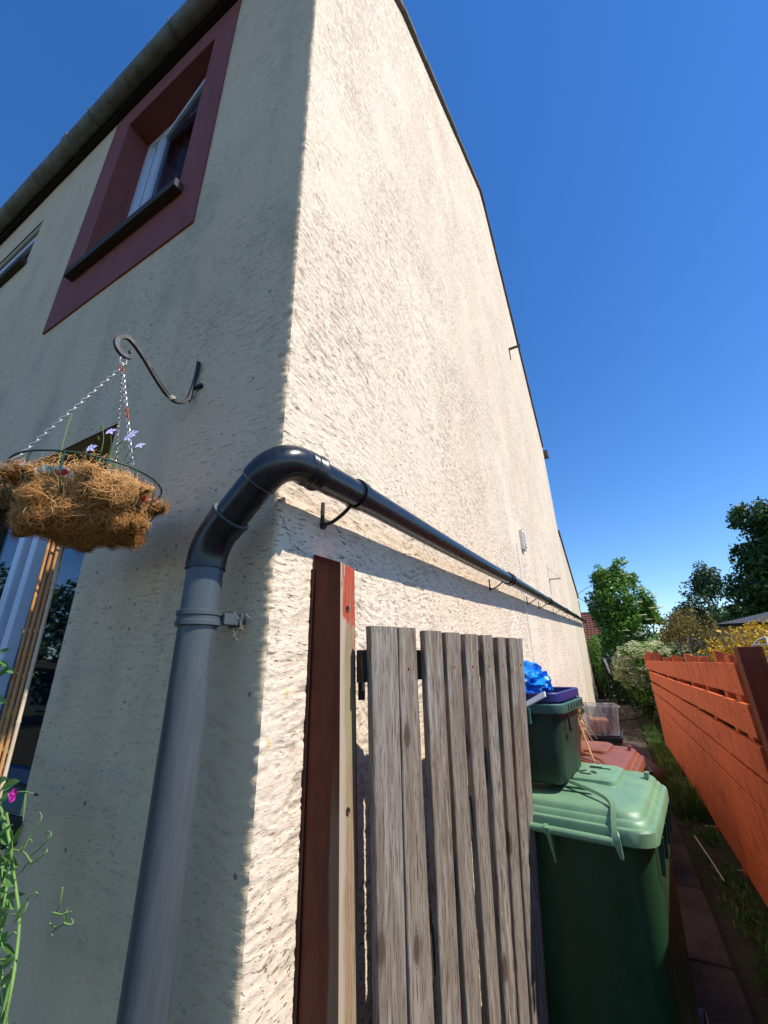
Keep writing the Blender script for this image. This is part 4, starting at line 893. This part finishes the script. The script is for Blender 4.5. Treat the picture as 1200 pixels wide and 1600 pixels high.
for k in range(26):     # flower plates
    c_, r_ = g_.choice(lob[:6]); a_ = g_.uniform(0, 6.28); zf = g_.uniform(-.6, .8); p = Vector((c_[0]+r_[0]*.95*math.cos(a_)*math.sqrt(1-zf*zf*.8), c_[1]-abs(r_[1]*math.sin(a_)), c_[2]+r_[2]*zf)); R_ = g_.uniform(.10, .19)
    for q in range(26):
        u = g_.uniform(0, 6.28); v = R_*math.sqrt(g_.random()); c2 = p+Vector((v*math.cos(u), v*math.sin(u), g_.uniform(-.02, .02))); s_ = .035
        m.add([c2+Vector((-s_, -s_, 0)), c2+Vector((s_, -s_, .01)), c2+Vector((s_, s_, 0)), c2+Vector((-s_, s_, .01))], [(0, 1, 2, 3)])
m.build('flower_heads', L_CREAM, et)['kind'] = 'stuff'
# cream-flowering shrub
lob = [((-.05, 0, 1.45), (.7, .6, .5)), ((.55, .2, 1.5), (.6, .5, .45)), ((-.45, -.1, 1.2), (.4, .5, .45)), ((.0, -.3, 1.0), (.6, .5, .5)), ((1.1, .4, 1.45), (.5, .4, .4))]
cs_ = tree('flowering_shrub', 'dense shrub covered in cream blossom over the far end of the orange fence', 'shrub', 1.72, 12.4, lob, 16000, .07, L_ELDER, .05, 4, aspect=.5, shell=.5)
m = MB(); g_ = random.Random(2)
for k in range(330):
    c_, r_ = g_.choice(lob); a_ = g_.uniform(math.pi, 2*math.pi); zf = g_.uniform(-.3, .98); h_ = math.sqrt(1-zf*zf); p = Vector((c_[0]+r_[0]*1.05*math.cos(a_)*h_, c_[1]+r_[1]*1.05*math.sin(a_)*h_, c_[2]+r_[2]*1.05*zf)); R_ = g_.uniform(.07, .14)
    for q in range(22):
        u = g_.uniform(0, 6.28); v = R_*math.sqrt(g_.random()); c2 = p+Vector((v*math.cos(u), v*math.sin(u)*.75, .65*-v*math.sin(u)*-1+g_.uniform(-.015, .02))); s_ = .023
        m.add([c2+Vector((-s_, -s_, 0)), c2+Vector((s_, -s_, .008)), c2+Vector((s_, s_, 0)), c2+Vector((-s_, s_, .008))], [(0, 1, 2, 3)])
m.build('flower_heads', L_CREAM, cs_)['kind'] = 'stuff'
tree('conifer_shrub', 'olive brown feathery conifer bush left of the golden hedge', 'shrub', 2.75, 12.8, [((0, 0, 1.75), (.75, .6, 1.0)), ((-.2, 0, .9), (1.2, .6, .9)), ((0, 0, 1.5), (.75, .6, 1.0)), ((-.45, 0, 1.3), (.5, .5, .8)), ((.5, 0, 1.2), (.7, .5, .9)), ((-.75, -.1, .9), (.5, .4, .7))], 34000, .075, L_CONIF, .06, 6, aspect=.35, shell=.45)
tree('golden_hedge', 'golden yellow leaved hedge behind the orange fence on the right', 'hedge', 3.3, 8.9, [((0, 0, 1.25), (.7, .5, .85)), ((.6, 0, 1.3), (.6, .5, .85)), ((1.2, 0, 1.35), (.6, .5, .85)), ((1.9, 0, 1.3), (.6, .5, .85)), ((-.6, .1, 1.0), (.5, .4, .8)), ((2.6, 0, 1.3), (.6, .5, .85))], 42000, .055, L_YELLOW, .05, 7, aspect=.55, shell=.4)
tree('added_shade_bush', 'dark ivy bush added to make the shade at the end of the orange fence', 'bush', 2.0, 11.0, [((0, 0, .75), (.6, 1.4, .85)), ((-.15, 2.0, .8), (.75, 1.5, .9)), ((-.2, 4.4, .9), (.8, 1.8, 1.0)), ((-.6, 7.2, .9), (1.1, 1.2, 1.2))], 22000, .09, L_IVY, .05, 8, aspect=.7)  # bush added as a dark mass, to keep the passage end shaded
tree('climbing_plant', 'small leafy climber against the edge of the extension', 'climber', .28, 18.6, [((0, 0, 1.7), (.22, .2, .55)), ((.05, 0, .9), (.2, .2, .6)), ((.1, 0, 2.2), (.18, .2, .3))], 1500, .07, L_ELDER, .02, 9)
tree('clipped_hedge', 'clipped green hedge below the red tiled roof', 'hedge', .8, 24.5, [((-.5, 0, 1.9), (.8, .5, .9)), ((.5, 0, 1.85), (.8, .5, .9)), ((-1.6, 0, 1.9), (.8, .5, .9))], 7000, .10, L_ELDER, .05, 10, shell=.8)
tree('broadleaf_tree', 'mid distance dark green tree left of the tallest tree', 'tree', 7.9, 36, [((0, 0, 4.6), (2.0, 1.8, 2.2)), ((-1.6, 0, 3.9), (1.4, 1.2, 1.5)), ((.1, 0, 6.6), (1.1, 1.2, 1.4)), ((1.9, 0, 5.0), (1.4, 1.2, 1.6)), ((3.0, 0, 4.0), (1.7, 1.2, 1.9)), ((-.6, 0, 2.5), (3.0, 1.5, 1.7)), ((2.6, 0, 2.3), (2.2, 1.5, 1.6))], 30000, .23, L_MID, .25, 11, noise_cut=.9, shell=.3, th=2.5)
tree('tall_broadleaf_tree', 'tallest dark green tree rising at the right edge', 'tree', 10.7, 28, [((0, 0, 6.2), (2.9, 2.2, 2.6)), ((-1.6, 0, 7.2), (1.5, 1.4, 1.5)), ((-2.3, 0, 5.0), (1.6, 1.4, 1.6)), ((.6, 0, 8.6), (1.8, 1.5, 1.5)), ((-1.2, 0, 3.2), (1.8, 1.4, 1.5)), ((1.8, 0, 4.0), (2.6, 1.8, 2.5)), ((-1.4, 0, 8.9), (1.1, .9, 1.0)), ((-.4, 0, 5.2), (2.6, 2, 2.6)), ((0, 0, 2.2), (3.2, 2, 2.0))], 52000, .24, L_DARK, .35, 12, noise_cut=1.1, shell=.4, th=3)
tree('far_hedge', 'low dark hedge far behind the shrubs closing the view', 'hedge', 6, 26.5, [((-3.8+2.2*k, 0, 1.6), (1.6, .8, 2.0)) for k in range(8)], 40000, .16, L_DARK, .08, 15, shell=.5)
tree('added_reflection_trees', 'unseen dark clump of trees added for the front windows to reflect', 'trees', -15, -7, [((2.0*math.sin(k*1.3), -9+3*k, 2.6), (2.0, 2.0, 2.3)) for k in range(7)], 30000, .25, L_DARK, .2, 16, shell=.5)  # out of view, added so the lower window glass reflects something dark
# background houses
rh = thing('red_roofed_house', 'distant house with dark red tiled roof behind the extension', 'house', (0, 30, 0))
MB().box((-7, .3, -.03), (2.4, 7, 2.4)).build('wall', M_SHEDWALL, rh)
m = MB(); n_r = 15
xsn = np.arange(-7.2, 2.6, .11)
for q in range(n_r):
    ya, za = q*.22, 2.35+q*.17; vs_ = []; 
    for i_, x in enumerate(xsn): vs_ += [(x, ya, za+.028*math.sin(i_*math.pi/1.)+.03*((i_ % 2)*2-1)*.6), (x, ya+.23, za+.15+.03*((i_ % 2)*2-1)*.6)]
    nn2 = len(xsn); m.add(vs_, [(2*i_, 2*i_+2, 2*i_+3, 2*i_+1) for i_ in range(nn2-1)])
    m.add([(xsn[0], ya, za-.05), (xsn[-1], ya, za-.05), (xsn[-1], ya, za+.02), (xsn[0], ya, za+.02)], [(0, 1, 2, 3)])
m.build('roof', M_TILE, rh)
MB().box((-7.1, 3.2, 2.4), (2.5, 3.4, 4.9)).build('ridge_wall', M_TILE, rh)
MB().box((1.6, .285, 1.2), (2.3, .3, 2.2)).build('window', M_ROOM, rh)
gh = thing('grey_roofed_bungalow', 'low building with grey shingled hip roof behind the golden hedge', 'building', (6.0, 20, 0))
MB().box((-.8, .6, -.03), (9, 7, 2.85)).build('wall', M_PLASTER, gh)
rid = [(2.0, 3.8), (7.5, 3.8)]; rows = 12; m = MB()
for q in range(rows):      # shingle courses, each lapping the next
    t0, t1 = q/rows, (q+1)/rows
    def pt_(t, side, up_=0.): 
        x_ = (-1.2+(2.0+1.2)*t) if side == 0 else (9.4+(7.5-9.4)*t); return (x_, .2+3.6*t, 2.78+.72*t+up_)
    m.add([pt_(t0, 0, .02), pt_(t0, 1, .02), pt_(t1, 1, .0), pt_(t1, 0, .0)], [(0, 1, 2, 3)])
    m.add([pt_(t0, 0, -.01), pt_(t0, 1, -.01), pt_(t0, 1, .02), pt_(t0, 0, .02)], [(0, 1, 2, 3)])
    m.add([(pt_(t0, 0)[0], .2+3.6*t0, 2.80+.72*t0), (pt_(t1, 0)[0], .2+3.6*t1, 2.78+.72*t1), (pt_(t1, 0)[0], 7.4-3.6*t1, 2.78+.72*t1), (pt_(t0, 0)[0], 7.4-3.6*t0, 2.80+.72*t0)], [(0, 1, 2, 3)])
m.build('roof', M_GSHINGLE, gh)
MB().box((-1.2, .22, 2.68), (9.4, .25, 2.80)).build('gutter', M_DARKWOOD, gh)
# wire obelisk tops behind the fence
def hoops(name, label, x, y, r_, zt, mat, wr):
    t = thing(name, label, 'plant support', (x, y, 0))
    for q in range(3):
        a_ = q*math.pi/3+.2; pts = [(r_*math.cos(a_), r_*math.sin(a_), 0)]+[(r_*math.cos(th_)*math.cos(a_), r_*math.cos(th_)*math.sin(a_), zt-r_+r_*math.sin(th_)) for th_ in np.linspace(0, math.pi, 13)]+[(-r_*math.cos(a_), -r_*math.sin(a_), 0)]
        MB().tube(pts, wr, 6).build('hoop', mat, t, smooth=50)
    for zz_ in (zt-r_*.4, zt-r_*1.3, .8): rr_ = r_*math.cos(math.asin(max(0, (zz_-(zt-r_))/r_))) if zz_ > zt-r_ else r_; MB().tube([(rr_*math.cos(u), rr_*math.sin(u), zz_) for u in np.linspace(0, 2*math.pi, 25)[:-1]], wr*.8, 5, closed=True).build('ring', mat, t, smooth=50)
hoops('wire_obelisk', 'dark wire domed plant support behind the orange fence by the cream shrub', 1.83, 5.9, .17, 1.79, M_HEDGEMETAL, .006)
hoops('wire_cloche', 'pale wire hoops showing above the orange fence by the golden hedge', 2.12, 3.9, .15, 1.70, M_PALEHOOP, .006)
#@@BASKET
# ============================================================ HOOK
HX0 = -.55
hk = thing('basket_hook', 'black wrought iron scroll hook bracket fixed to the shaded wall', 'hook', (HX0, 0, 2.7))
HO = (HX0, 0, 2.7)
raw = [(-.298, 2.735), (-.291, 2.715), (-.303, 2.700), (-.325, 2.697), (-.346, 2.712), (-.355, 2.738), (-.341, 2.768), (-.318, 2.782), (-.287, 2.770), (-.24, 2.735), (-.196, 2.694), (-.15, 2.656), (-.123, 2.640), (-.095, 2.632), (-.069, 2.638), (-.045, 2.655), (-.029, 2.684)]
m = MB(); P = bez([(HX0, y, z) for y, z in raw], 5); loops = []
for k, p in enumerate(P):
    T = (P[min(k+1, len(P)-1)]-P[max(k-1, 0)]).normalized(); X = Vector((1, 0, 0)); N = T.cross(X).normalized(); wq = .0078
    loops.append([p+X*wq+N*wq, p-X*wq+N*wq, p-X*wq-N*wq, p+X*wq-N*wq])
m.loft(loops).build('hook_arm', M_HOOK, hk, smooth=50, origin=HO)
MB().tube([(HX0, -.029, 2.670), (HX0, -.020, 2.75), (HX0, -.012, 2.83), (HX0, -.012, 2.895)], [.010, .0085, .009, .010], 10).build('back_bar', M_BLACK, hk, smooth=50, origin=HO)
MB().tube([(HX0-.005, -.018, 2.745), (HX0+.045, -.006, 2.752)], [.009, .011], 8).build('fixing_lug', M_BLACK, hk, smooth=50, origin=HO)
MB().tube([(HX0-.03, -.01, 2.712), (HX0-.005, -.018, 2.720)], [.010, .008], 8).build('fixing_screw', M_BLACK, hk, smooth=50, origin=HO)
m = MB()
for k in range(7):
    p = P[int(len(P)*.80)-k//2]+Vector((0, .001*k, 0)); m.tube([p+Vector((.0115*math.cos(u), .0085*math.sin(u), .0105*math.sin(u)+random.uniform(-.002, .002))) for u in np.linspace(0, 6.28, 9)], .0020, 4)
m.tube([P[int(len(P)*(.78-.02*k))]+Vector((.009, 0, .006+random.uniform(-.001, .001))) for k in range(10)], .0026, 4)
m.build('string_wrap', M_ROPE, hk, origin=HO)

# ============================================================ HANGING BASKET
BC = Vector((-.556, -.315, 2.105)); BRd = .213
bk = thing('hanging_basket', 'round wire hanging basket lined with shaggy brown coir on rusty chains', 'hanging basket', BC)
def bpt(a_, r_, z_): return BC+Vector((r_*math.cos(a_), r_*math.sin(a_), z_))
RIMZ = .055
MB().tube([bpt(u, BRd, RIMZ) for u in np.linspace(0, 2*math.pi, 49)[:-1]], .0032, 8, closed=True).build('rim', M_WIRE, bk, smooth=50, origin=BC)
for rz, rd in ((-.045, .185), (-.115, .12)): MB().tube([bpt(u, rd, rz) for u in np.linspace(0, 2*math.pi, 41)[:-1]], .0022, 6, closed=True).build('hoop', M_WIRE, bk, smooth=50, origin=BC)
for k in range(14):
    a_ = 2*math.pi*k/14+.12; MB().tube(bez([bpt(a_, BRd, RIMZ), bpt(a_, BRd*1.0, .0), bpt(a_+.03, BRd*.93, -.05), bpt(a_+.05, BRd*.62, -.115), bpt(a_+.06, BRd*.25, -.135)], 4), .0024, 6).build('wire', M_WIRE, bk, smooth=50, origin=BC)
# coir: bulging mat plus loose fibres
bm = bmesh.new(); bmesh.ops.create_uvsphere(bm, u_segments=96, v_segments=48, radius=1); rl = random.Random(5)
lumps = []
for k in range(34):
    a_ = rl.uniform(0, 6.28); ph = rl.uniform(-.9, .18); lumps.append((Vector((math.cos(a_)*math.cos(ph), math.sin(a_)*math.cos(ph), math.sin(ph))), rl.uniform(.17, .30), rl.uniform(.20, .38)))
def coir_r(d):
    s = .84
    for c_, w_, h_ in lumps: s += h_*math.exp(-((d-c_).length/w_)**2*2.2)
    return min(s, 1.12)
for v in bm.verts:
    d = v.co.normalized(); s = coir_r(d); v.co = Vector((d.x*s*.208, d.y*s*.208, (d.z*s*.185 if d.z < 0 else d.z*.06)-.005))
me = bpy.data.meshes.new('coir_liner'); bm.to_mesh(me); bm.free(); me.materials.append(M_COIR); [setattr(p, 'use_smooth', True) for p in me.polygons]
o = bpy.data.objects.new('coir_liner', me); link(o, bk)
g = np.random.default_rng(8); NF = 13000; d = g.normal(size=(NF, 3)); d[:, 2] = -abs(d[:, 2])*.9+.25; d /= np.linalg.norm(d, axis=1)[:, None]
rd_ = np.array([coir_r(Vector(q)) for q in d]); base = np.stack([d[:, 0]*rd_*.21, d[:, 1]*rd_*.21, np.where(d[:, 2] < 0, d[:, 2]*rd_*.187, d[:, 2]*.14)-.004], 1)
tg = np.cross(d, g.normal(size=(NF, 3))); tg /= np.linalg.norm(tg, axis=1)[:, None]; L_ = (.015+.035*g.random(NF)**2)[:, None]; loose = (g.random(NF) < .10)[:, None]; L_ = np.where(loose, L_*1.8, L_)
b2_ = np.cross(d, tg); curl = g.normal(size=(NF, 1))*.7; seg = 5; pts = []
for k in range(seg):
    t = k/(seg-1)-.5; pts.append(base+tg*L_*t+b2_*L_*curl*(t*t-.08)+d*(np.where(loose, .016, .0045)*(1-4*t*t)+.001))
pts = np.stack(pts, 1); wv_ = (np.cross(tg, d)+.3*g.normal(size=(NF, 3))); wv_ /= np.linalg.norm(wv_, axis=1)[:, None]; wv_ = wv_[:, None, :]*.00065
V = np.stack([pts-wv_, pts+wv_], 2).reshape(-1, 3); i0 = (np.arange(NF)*seg*2)[:, None]+np.arange(seg-1)[None, :]*2; i0 = i0.reshape(-1, 1); F = i0+np.array([[0, 1, 3, 2]])
fo = npmesh('coir_fibres', V, F, L_COIR, bk); fo['kind'] = 'stuff'
# printed plastic lining folded inside the rim
m = MB(); Ls = []
for q, (z_, r_) in enumerate(((-.03, .165), (-.008, .188), (.010, .194), (.006, .186), (-.02, .165))):
    Ls.append([BC+Vector(((r_+.008*math.sin(k*1.7)+.004*math.sin(k*4.1))*math.cos(k*2*math.pi/60), (r_+.008*math.sin(k*1.7))*math.sin(k*2*math.pi/60), z_+.007*math.sin(k*.9)+.006*math.sin(k*2.3)+.004*math.sin(k*5.1))) for k in range(60)])
m.loft(Ls, False, False).build('plastic_lining', M_PRINT, bk, smooth=60, origin=BC)
# chains
def chain(p, q, rusty, sag=.0):
    p, q = Vector(p), Vector(q); L = (q-p).length; pitch = .0165; n = int(L/pitch); d_ = (q-p).normalized(); side = d_.cross(Vector((0, 1, .2))).normalized(); oth = d_.cross(side); ms = MB(); mr = MB()
    for k in range(n):
        c_ = p+d_*(k+.5)*pitch+Vector((0, 0, -sag*math.sin(math.pi*k/n))); a_, b_ = (side, oth) if k % 2 else (oth, side); pts = []
        for u in np.linspace(0, 2*math.pi, 11)[:-1]: pts.append(c_+d_*math.cos(u)*.0112+a_*math.sin(u)*.0052)
        (mr if any(lo <= k/n <= hi for lo, hi in rusty) else ms).tube(pts, .0017, 5, closed=True)
    ob = ms.build('chain', M_CHAIN, bk, smooth=50, origin=BC)
    if mr.v: mr.build('rusty_links', M_RUST, ob, smooth=50, origin=BC)['kind'] = 'stuff'
    ob['kind'] = 'stuff'
    return ob
CT = Vector((-.55, -.313, 2.645))
for a_, ru in ((R(243), [(0, .03)]), (R(3), [(0, .05), (.42, .56)]), (R(133), [(0, .05)])):
    ob = chain(CT, bpt(a_, BRd, RIMZ+.004), ru)
    for ch in ob.children: ch.location = (0, 0, 0)
m = MB(); m.tube([CT+Vector((.011*math.cos(u)*.5, .011*math.sin(u), .012+.014*math.sin(u)*0)) for u in np.linspace(0, 6.28, 11)[:-1]], .002, 6, closed=True)
m.tube([Vector((-.55, -.315, 2.672))+Vector((0, .012*math.cos(u), .024*math.sin(u))) for u in np.linspace(0, 6.28, 15)[:-1]], .0024, 6, closed=True)
m.build('top_ring', M_CHAIN, bk, smooth=50, origin=BC)
# lobelia in the basket
def flower(m, c_, s, nrm, g):
    nrm = Vector(nrm).normalized(); t_ = nrm.orthogonal().normalized(); b_ = nrm.cross(t_)
    for q in range(5):
        a_ = 2*math.pi*q/5+.3; dq = (t_*math.cos(a_)+b_*math.sin(a_)); pe = nrm.cross(dq); l = s*(1.1 if q in (0, 1, 2) else .7)
        m.add([c_, c_+dq*l*.55+pe*l*.32+nrm*l*.1, c_+dq*l, c_+dq*l*.55-pe*l*.32+nrm*l*.1], [(0, 1, 2, 3)])
gl = random.Random(14); mst = MB(); mleaf = MB()
stems = [(R(338), .075, [(.135, 'v')]), (R(350), .10, [(.105, 'f')]), (R(0), .12, [(.09, 'f')]), (R(345), .12, [(.10, 'f')]), (R(228), .06, [(.06, 'f')]), (R(305), -.0, [(.17, 'v')]), (R(330), .16, [(.02, 'f')]), (R(355), .09, [(.13, 'f')])]
for a_, ou, tips in stems:
    b0 = bpt(a_, BRd*.78, .02)
    for hh_, kd in tips:
        tip = bpt(a_+gl.uniform(-.1, .1), BRd*.8+ou*.55, .04+hh_); mid = (b0+tip)/2+Vector((gl.uniform(-.02, .02), gl.uniform(-.02, .02), .02))
        mst.tube(bez([b0, mid, tip], 5), .0013, 5)
        for q in range(4):
            c_ = b0+(tip-b0)*(q+1)/5+Vector((0, 0, .005)); dq = Vector((gl.uniform(-1, 1), gl.uniform(-1, 1), .4)).normalized()*.018; pe = dq.cross(Vector((0, 0, 1))).normalized()*.003; mleaf.add([c_, c_+dq*.5+pe, c_+dq, c_+dq*.5-pe], [(0, 1, 2, 3)])
        if kd == 'f':
            mf = MB(); flower(mf, tip-BC, .016, (.5, -.8, .25+gl.uniform(-.3, .3)), gl); mf.build('flower', M_LILAC, bk)
mst.build('stems', M_STEM, bk, origin=BC)['kind'] = 'stuff'; mleaf.build('leaves', L_PEA, bk, origin=BC)['kind'] = 'stuff'

# ============================================================ BAMBOO CANES
def ray(px, py, axis, v):
    d_ = r2*(px-600)/626.4-u2*(py-800)/626.4+fw; t = (v-CAM[axis])/d_[axis]; return Vector(CAM+d_*t)
cn = thing('cane_bundle', 'bundle of bamboo canes leaning against the sill below the hanging basket', 'garden canes', (-.95, -.2, 0)); CO = (-.95, -.2, 0)
for (xa, ya, xb, yb, r_, mt, yy_) in ((-14, 1225, 80, 866, .0058, M_CANE, -.235), (-5, 1225, 88, 866, .0052, M_CANE, -.225), (4, 1225, 95, 868, .0056, M_CANEPALE, -.25), (-22, 1225, 73, 862, .005, M_CANE, -.215)):
    B_, T_ = ray(xa, ya, 1, yy_), ray(xb, yb, 1, yy_); d_ = (T_-B_); B2 = B_-d_*(B_.z/d_.z)*1.0; T2 = T_+d_*.25; pts = []; rs = []
    n = 12
    for k in range(n+1):
        for e_, rrr in ((-.006, r_), (0, r_*1.22), (.006, r_)): pts.append(B2+(T2-B2)*min(1, max(0, k/n+e_/2))); rs.append(rrr)
    pts = pts[1:-1]; rs = rs[1:-1]; MB().tube(pts, rs, 10).build('cane', mt, cn, smooth=60, origin=CO)
c_ = ray(48, 985, 1, -.185)
MB().tube([c_+Vector((.034*math.cos(u), .022*math.sin(u), .006*math.sin(3*u))) for u in np.linspace(0, 6.28*3, 40)], .003, 5).build('tie', M_ROPE, cn, origin=CO)

# ============================================================ SWEET PEA
sp = thing('sweet_pea_plant', 'climbing sweet pea with curling tendrils and one magenta flower', 'climbing plant', (-.75, -.25, 0)); SO = Vector((-.75, -.25, 0))
def leafblade(m, b0, tip, wd, n_=(.4, -.8, .3)):
    b0, tip = Vector(b0), Vector(tip); ax = tip-b0; s_ = ax.cross(Vector(n_)).normalized()*wd; up_ = s_.cross(ax).normalized()*wd*.35; vs_ = [b0]; 
    prof = ((.18, .62), (.40, 1.), (.65, .85), (.86, .45))
    for t, k in prof: c_ = b0+ax*t; vs_ += [c_-s_*k+up_, c_, c_+s_*k+up_]
    vs_.append(tip); fs = [(0, 2, 1), (0, 3, 2)]
    for q in range(3): a_ = 1+3*q; fs += [(a_, a_+1, a_+4, a_+3), (a_+1, a_+2, a_+5, a_+4)]
    fs += [(10, 11, 13), (11, 12, 13)]; m.add(vs_, fs)
ms = MB(); ml = MB(); Y0 = -.25
def pp(x, y, Y=Y0): return ray(x, y, 1, Y)
stems_px = [[(2, 1620), (20, 1530), (30, 1440), (22, 1370), (12, 1300), (-6, 1240)], [(-20, 1600), (-5, 1500), (8, 1400), (18, 1330), (10, 1270)], [(-30, 1500), (-8, 1440), (4, 1390), (-5, 1310)], [(10, 1640), (8, 1560), (-4, 1480), (2, 1420)], [(-25, 1680), (0, 1600), (12, 1550), (20, 1510)]]
for st in stems_px: ms.tube(bez([pp(*p, Y=Y0+random.uniform(-.02, .02)) for p in st], 6), .0032, 6)
tend = [[(18, 1327), (38, 1332), (48, 1345), (60, 1345)], [(38, 1325), (48, 1305), (58, 1290), (65, 1277), (62, 1268)], [(48, 1337), (62, 1325), (75, 1312), (80, 1302), (74, 1299), (70, 1304)], [(48, 1350), (62, 1340), (72, 1332), (73, 1327), (66, 1328)], [(30, 1330), (38, 1318), (48, 1312), (50, 1317)], [(48, 1345), (40, 1352), (35, 1360), (26, 1368)],
        [(18, 1430), (30, 1425), (42, 1405), (55, 1395), (59, 1397), (57, 1401)], [(22, 1440), (35, 1428), (42, 1415), (46, 1400)], [(5, 1470), (15, 1462), (24, 1457), (28, 1470), (28, 1488)], [(10, 1560), (20, 1535), (25, 1515), (20, 1532)], [(0, 1390), (15, 1380), (24, 1388)], [(0, 1500), (18, 1498), (25, 1500)],
        [(98, 1387), (94, 1410), (88, 1425), (83, 1428)], [(83, 1426), (100, 1429), (106, 1420)], [(101, 1430), (100, 1442), (90, 1450), (80, 1458), (82, 1462)], [(100, 1442), (110, 1445), (114, 1440), (111, 1435)], [(88, 1450), (79, 1444), (78, 1438)], [(100, 1428), (112, 1424)], [(-4, 1250), (20, 1240), (38, 1237), (52, 1240), (60, 1243)], [(40, 1240), (38, 1262), (36, 1282)]]
for t in tend:
    P = bez([pp(*p, Y=Y0+.004*i_) for i_, p in enumerate(t)], 6); n_ = len(P); ms.tube(P, [.0022-.0012*i_/n_ for i_ in range(n_)], 5)
blades = [((2, 1232), (32, 1220), .014), ((0, 1250), (22, 1240), .012), ((-10, 1225), (14, 1216), .012), ((20, 1322), (39, 1287), .010), ((14, 1325), (22, 1295), .009), ((16, 1320), (0, 1300), .010), ((20, 1318), (8, 1335), .008), ((10, 1300), (4, 1268), .008), ((0, 1430), (16, 1418), .010), ((2, 1450), (14, 1425), .009), ((2, 1510), (25, 1497), .009), ((0, 1540), (20, 1520), .008), ((24, 1438), (40, 1410), .007), ((2, 1340), (10, 1362), .007), ((0, 1400), (14, 1375), .006),
          ((4, 1380), (14, 1340), .005), ((6, 1480), (-4, 1450), .010), ((-2, 1595), (14, 1580), .010), ((-10, 1330), (4, 1348), .010), ((-12, 1462), (4, 1480), .010), ((-6, 1060), (16, 1045), .014), ((-12, 1045), (4, 1040), .014), ((-12, 1085), (8, 1094), .010)]
for a_, b_, wd in blades: leafblade(ml, pp(*a_), pp(*b_, Y=Y0-.01), wd)
gr_ = random.Random(31)
for k in range(70):
    x_, y_ = gr_.uniform(-60, 12), gr_.uniform(1200, 1620); an = gr_.uniform(-1.2, 1.2); l = gr_.uniform(16, 34); Yk = gr_.uniform(-.32, -.18); leafblade(ml, pp(x_, y_, Yk), pp(x_+l*math.cos(an), y_-l*math.sin(an), Yk), gr_.uniform(.006, .012))
for k in range(24):
    x_, y_ = gr_.uniform(-60, 8), gr_.uniform(1010, 1200); an = gr_.uniform(-1.2, 1.2); l = gr_.uniform(16, 30); Yk = gr_.uniform(-.14, -.06); leafblade(ml, pp(x_, y_, Yk), pp(x_+l*math.cos(an), y_-l*math.sin(an), Yk), gr_.uniform(.008, .014))
ms.build('stems_and_tendrils', M_STEM, sp, smooth=60, origin=SO)['kind'] = 'stuff'; ml.build('leaves', L_PEA, sp, origin=SO)['kind'] = 'stuff'
mf = MB(); fc = pp(24, 1242, -.262)
for q in range(4):
    a_ = q*1.5; dq = Vector((math.cos(a_)*.6, -.4, math.sin(a_))).normalized(); leafblade(mf, fc, fc+dq*.019, .008, n_=(.6, -.7, .2))
mf.build('petals', M_PINK, sp, origin=SO); mf = MB(); leafblade(mf, fc+Vector((.004, -.005, 0)), fc+Vector((.018, -.01, .004)), .005); mf.build('keel_petal', M_PINKPALE, sp, origin=SO)
leafblade(mf := MB(), pp(52, 1241), pp(61, 1243), .004); mf.build('bud', M_BLACK, sp, origin=SO)
